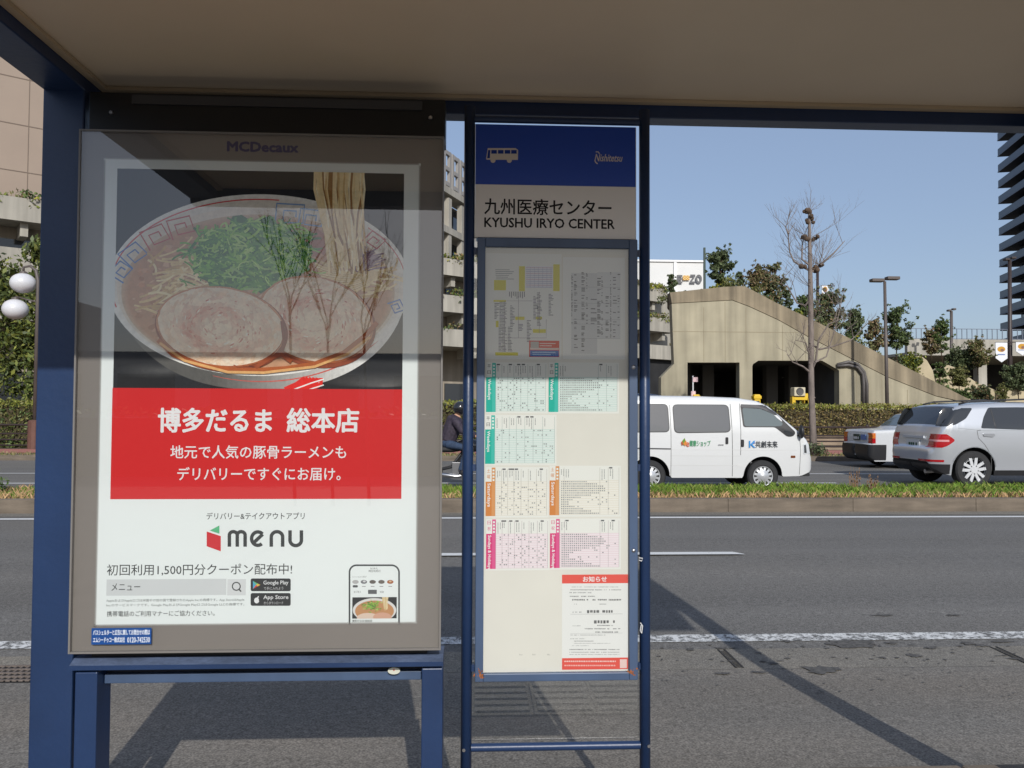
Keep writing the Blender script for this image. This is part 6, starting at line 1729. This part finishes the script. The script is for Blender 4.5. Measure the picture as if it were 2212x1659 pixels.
# fare list with dark columns
pr = sheet_print(); pr.rect(1216, 556, 1350, 776, (243, 243, 240)); pr.layer(); pr.rect(1234, 590, 1290, 764, (220, 221, 222)); pr.rect(1290, 588, 1340, 731, (226, 227, 228)); pr.layer()
for x, y0_, y1_, w, d in ((1234, 592, 700, 4, .5), (1234, 632, 682, 3, 1), (1240, 590, 762, 8, .5), (1256, 588, 760, 8, .75), (1266, 590, 700, 4, .6), (1276, 640, 700, 14, .35), (1290, 592, 728, 9, .75), (1299, 594, 724, 4, .5), (1308, 640, 728, 8, .4), (1318, 588, 728, 3, .8), (1324, 590, 728, 9, .35), (1334, 592, 722, 6, .25)):
    y = y0_
    while y < y1_:
        if rr.random() < d * .9: v = rr.uniform(70, 165); pr.rect(x, y, x + w * rr.uniform(.5, 1), y + 1.9, (v, v, v + 4))
        y += 2.9
for y in (620, 655, 690, 700, 731): pr.rect(1234, y, 1340, y + .6, (170, 170, 172))
pr.build('fare_list', paper, INK)
# notice
pr = sheet_print(); pr.rect(1214, 1241, 1356.5, 1446, (244, 244, 241)); pr.layer(); pr.rect(1214, 1241, 1356.5, 1260, (240, 92, 80)); pr.rect(1214, 1421, 1356.5, 1446, (240, 92, 80)); pr.layer()
pr.text('お知らせ', 1259, 1311, 1245, 1257, (250, 250, 250), .022)
for y, a, b, h, v in ((1267, 1235, 1335, 2, 190), (1273, 1232, 1342, 2.5, 170), (1279, 1230, 1280, 2.5, 165), (1287, 1231, 1285, 2.5, 150), (1294, 1236, 1342, 3.6, 120), (1304, 1240, 1248, 2, 160), (1304, 1295, 1310, 2, 170), (1321, 1237, 1256, 3, 175), (1318, 1268, 1326, 6.5, 110), (1340, 1283, 1328, 7, 110), (1351, 1237, 1254, 2, 180), (1350, 1290, 1324, 2.5, 150), (1357, 1263, 1341, 2.5, 150), (1364, 1286, 1335, 3, 150), (1371, 1232, 1308, 1.6, 160), (1379, 1232, 1264, 1.6, 170), (1384, 1240, 1282, 1.8, 150), (1389, 1240, 1320, 1.4, 180), (1394, 1236, 1272, 1.4, 185), (1402, 1230, 1338, 2.2, 150), (1408, 1230, 1338, 1.8, 165), (1413, 1230, 1338, 1.6, 175)):
    x = a
    while x < b:
        w = h * rr.uniform(.5, 1.0)
        if rr.random() < .88: pr.rect(x, y, min(x + w, b), y + h * rr.uniform(.75, 1), (v + rr.uniform(-18, 18),) * 3)
        x += w + h * .28
pr.rect(1232, 1326, 1345, 1326.7, (190, 190, 190)); pr.rect(1232, 1367.5, 1345, 1368.1, (200, 200, 200))
for y in (1427, 1436):
    x = 1219
    while x < 1330: w = rr.uniform(2, 5); pr.rect(x, y, x + w, y + 3, (252, 190, 180) if y > 1430 else (252, 214, 206)); x += w + 1.2
pr.rect(1339, 1424, 1354, 1443, (246, 214, 208))
pr.build('notice', paper, INK)
pr = sheet_print()
for x in (1122, 1150, 1182): 
    for k in range(3): pr.rect(x + k * 2.4, 1413 + rr.uniform(-1, 1), x + 1.6 + k * 2.4, 1415.5, (196, 192, 184))
pr.build('faint_marks', paper, INK)
mb = MB(); mb.face([(i0, YS_ - .012, iz0), (i1, YS_ - .012, iz0), (i1, YS_ - .012, iz1), (i0, YS_ - .012, iz1)]); mb.build('case_cover', GLASSB, t)

# ------------------------------------------------------------------ what stands behind the camera, seen only mirrored in the panes
t = thing('rear_building', 'long low grey building mirrored in the billboard glass', 'building', (-5, -40, 0))
mb = MB(); mb.box(-70, 60, -52, -38, 0, 4.6); mb.build('wall', mat('rear_wall', (.30, .29, .28), .8, var=.1, scale=.3), t)
mb = MB(); mb.box(-90, -30.0, -60, -52.002, 0, 9.6); mb.build('tower', mat('rear_wall_dark', (.22, .22, .22), .8), t)
for i in range(26): mb = MB(); mb.box(-68 + i * 4.9, -65 + i * 4.9, -37.99, -37.94, 1.2, 3.4); mb.build('window', TINT, t)
rng = random.Random(17)
def mir(px, py, Y=-6.4):   # point seen at photo position px,py by reflection in the billboard pane
    r = ray(px, py); k = (2 * YG - Y) / r.y; p = CAM + r * k; return Vector((p.x, Y, p.z))
for stems, lab in ((((620, 640, 568, 492), (625, 640, 602, 500), (630, 640, 668, 505), (640, 650, 690, 545)), 'bare leafless bush mirrored over the spring onions of the poster'), (((702, 700, 655, 560), (706, 690, 622, 470), (712, 690, 735, 560), (716, 680, 775, 585)), 'bare leafless tree mirrored right of the poster middle'), (((780, 690, 800, 560), (790, 690, 845, 540), (800, 690, 862, 560)), 'bare leafless bush mirrored at the right of the noodle bowl')):
    a = mir(stems[0][0], 900); t = thing('bare_tree', lab, 'tree', (a.x, -6.4, .15), 'bare trees behind the shelter'); mb = MB()
    root = Vector((mir(stems[0][0] + 20, 900).x, -6.4, .1)); j0 = mir(stems[0][0] + 6, stems[0][1] + 40)
    mb.tube([root, j0], [.026, .018], 8); mb.build('trunk', BARKD, t); mb = MB()
    for (xa, ya, xb, yb) in stems:
        p, q = mir(xa, ya), mir(xb, yb); m_ = p.lerp(q, .5) + Vector((rng.uniform(-.1, .1), 0, .05)); mb.tube([j0, p, m_, q], [.013, .011, .008, .004], 5)
        for k in range(7):
            u = rng.uniform(.15, 1); s_ = p.lerp(q, u); d = ((q - p).normalized() + Vector((rng.gauss(0, .45), rng.gauss(0, .4), rng.uniform(-.1, .5)))).normalized()
            branchy(mb, s_, d, rng.uniform(.3, .7), .007, 2, rng, .4, .2, (1, 2), 4)
    mb.build('branches', BARKD, t)
hedge('rear_hedge', 'low hedge mirrored in the lower billboard glass', -20, 16, -12.6, -11.4, .15, 1.5, 3500, .09, DARKGR, 55)
print('scene complete', len(bpy.data.objects))
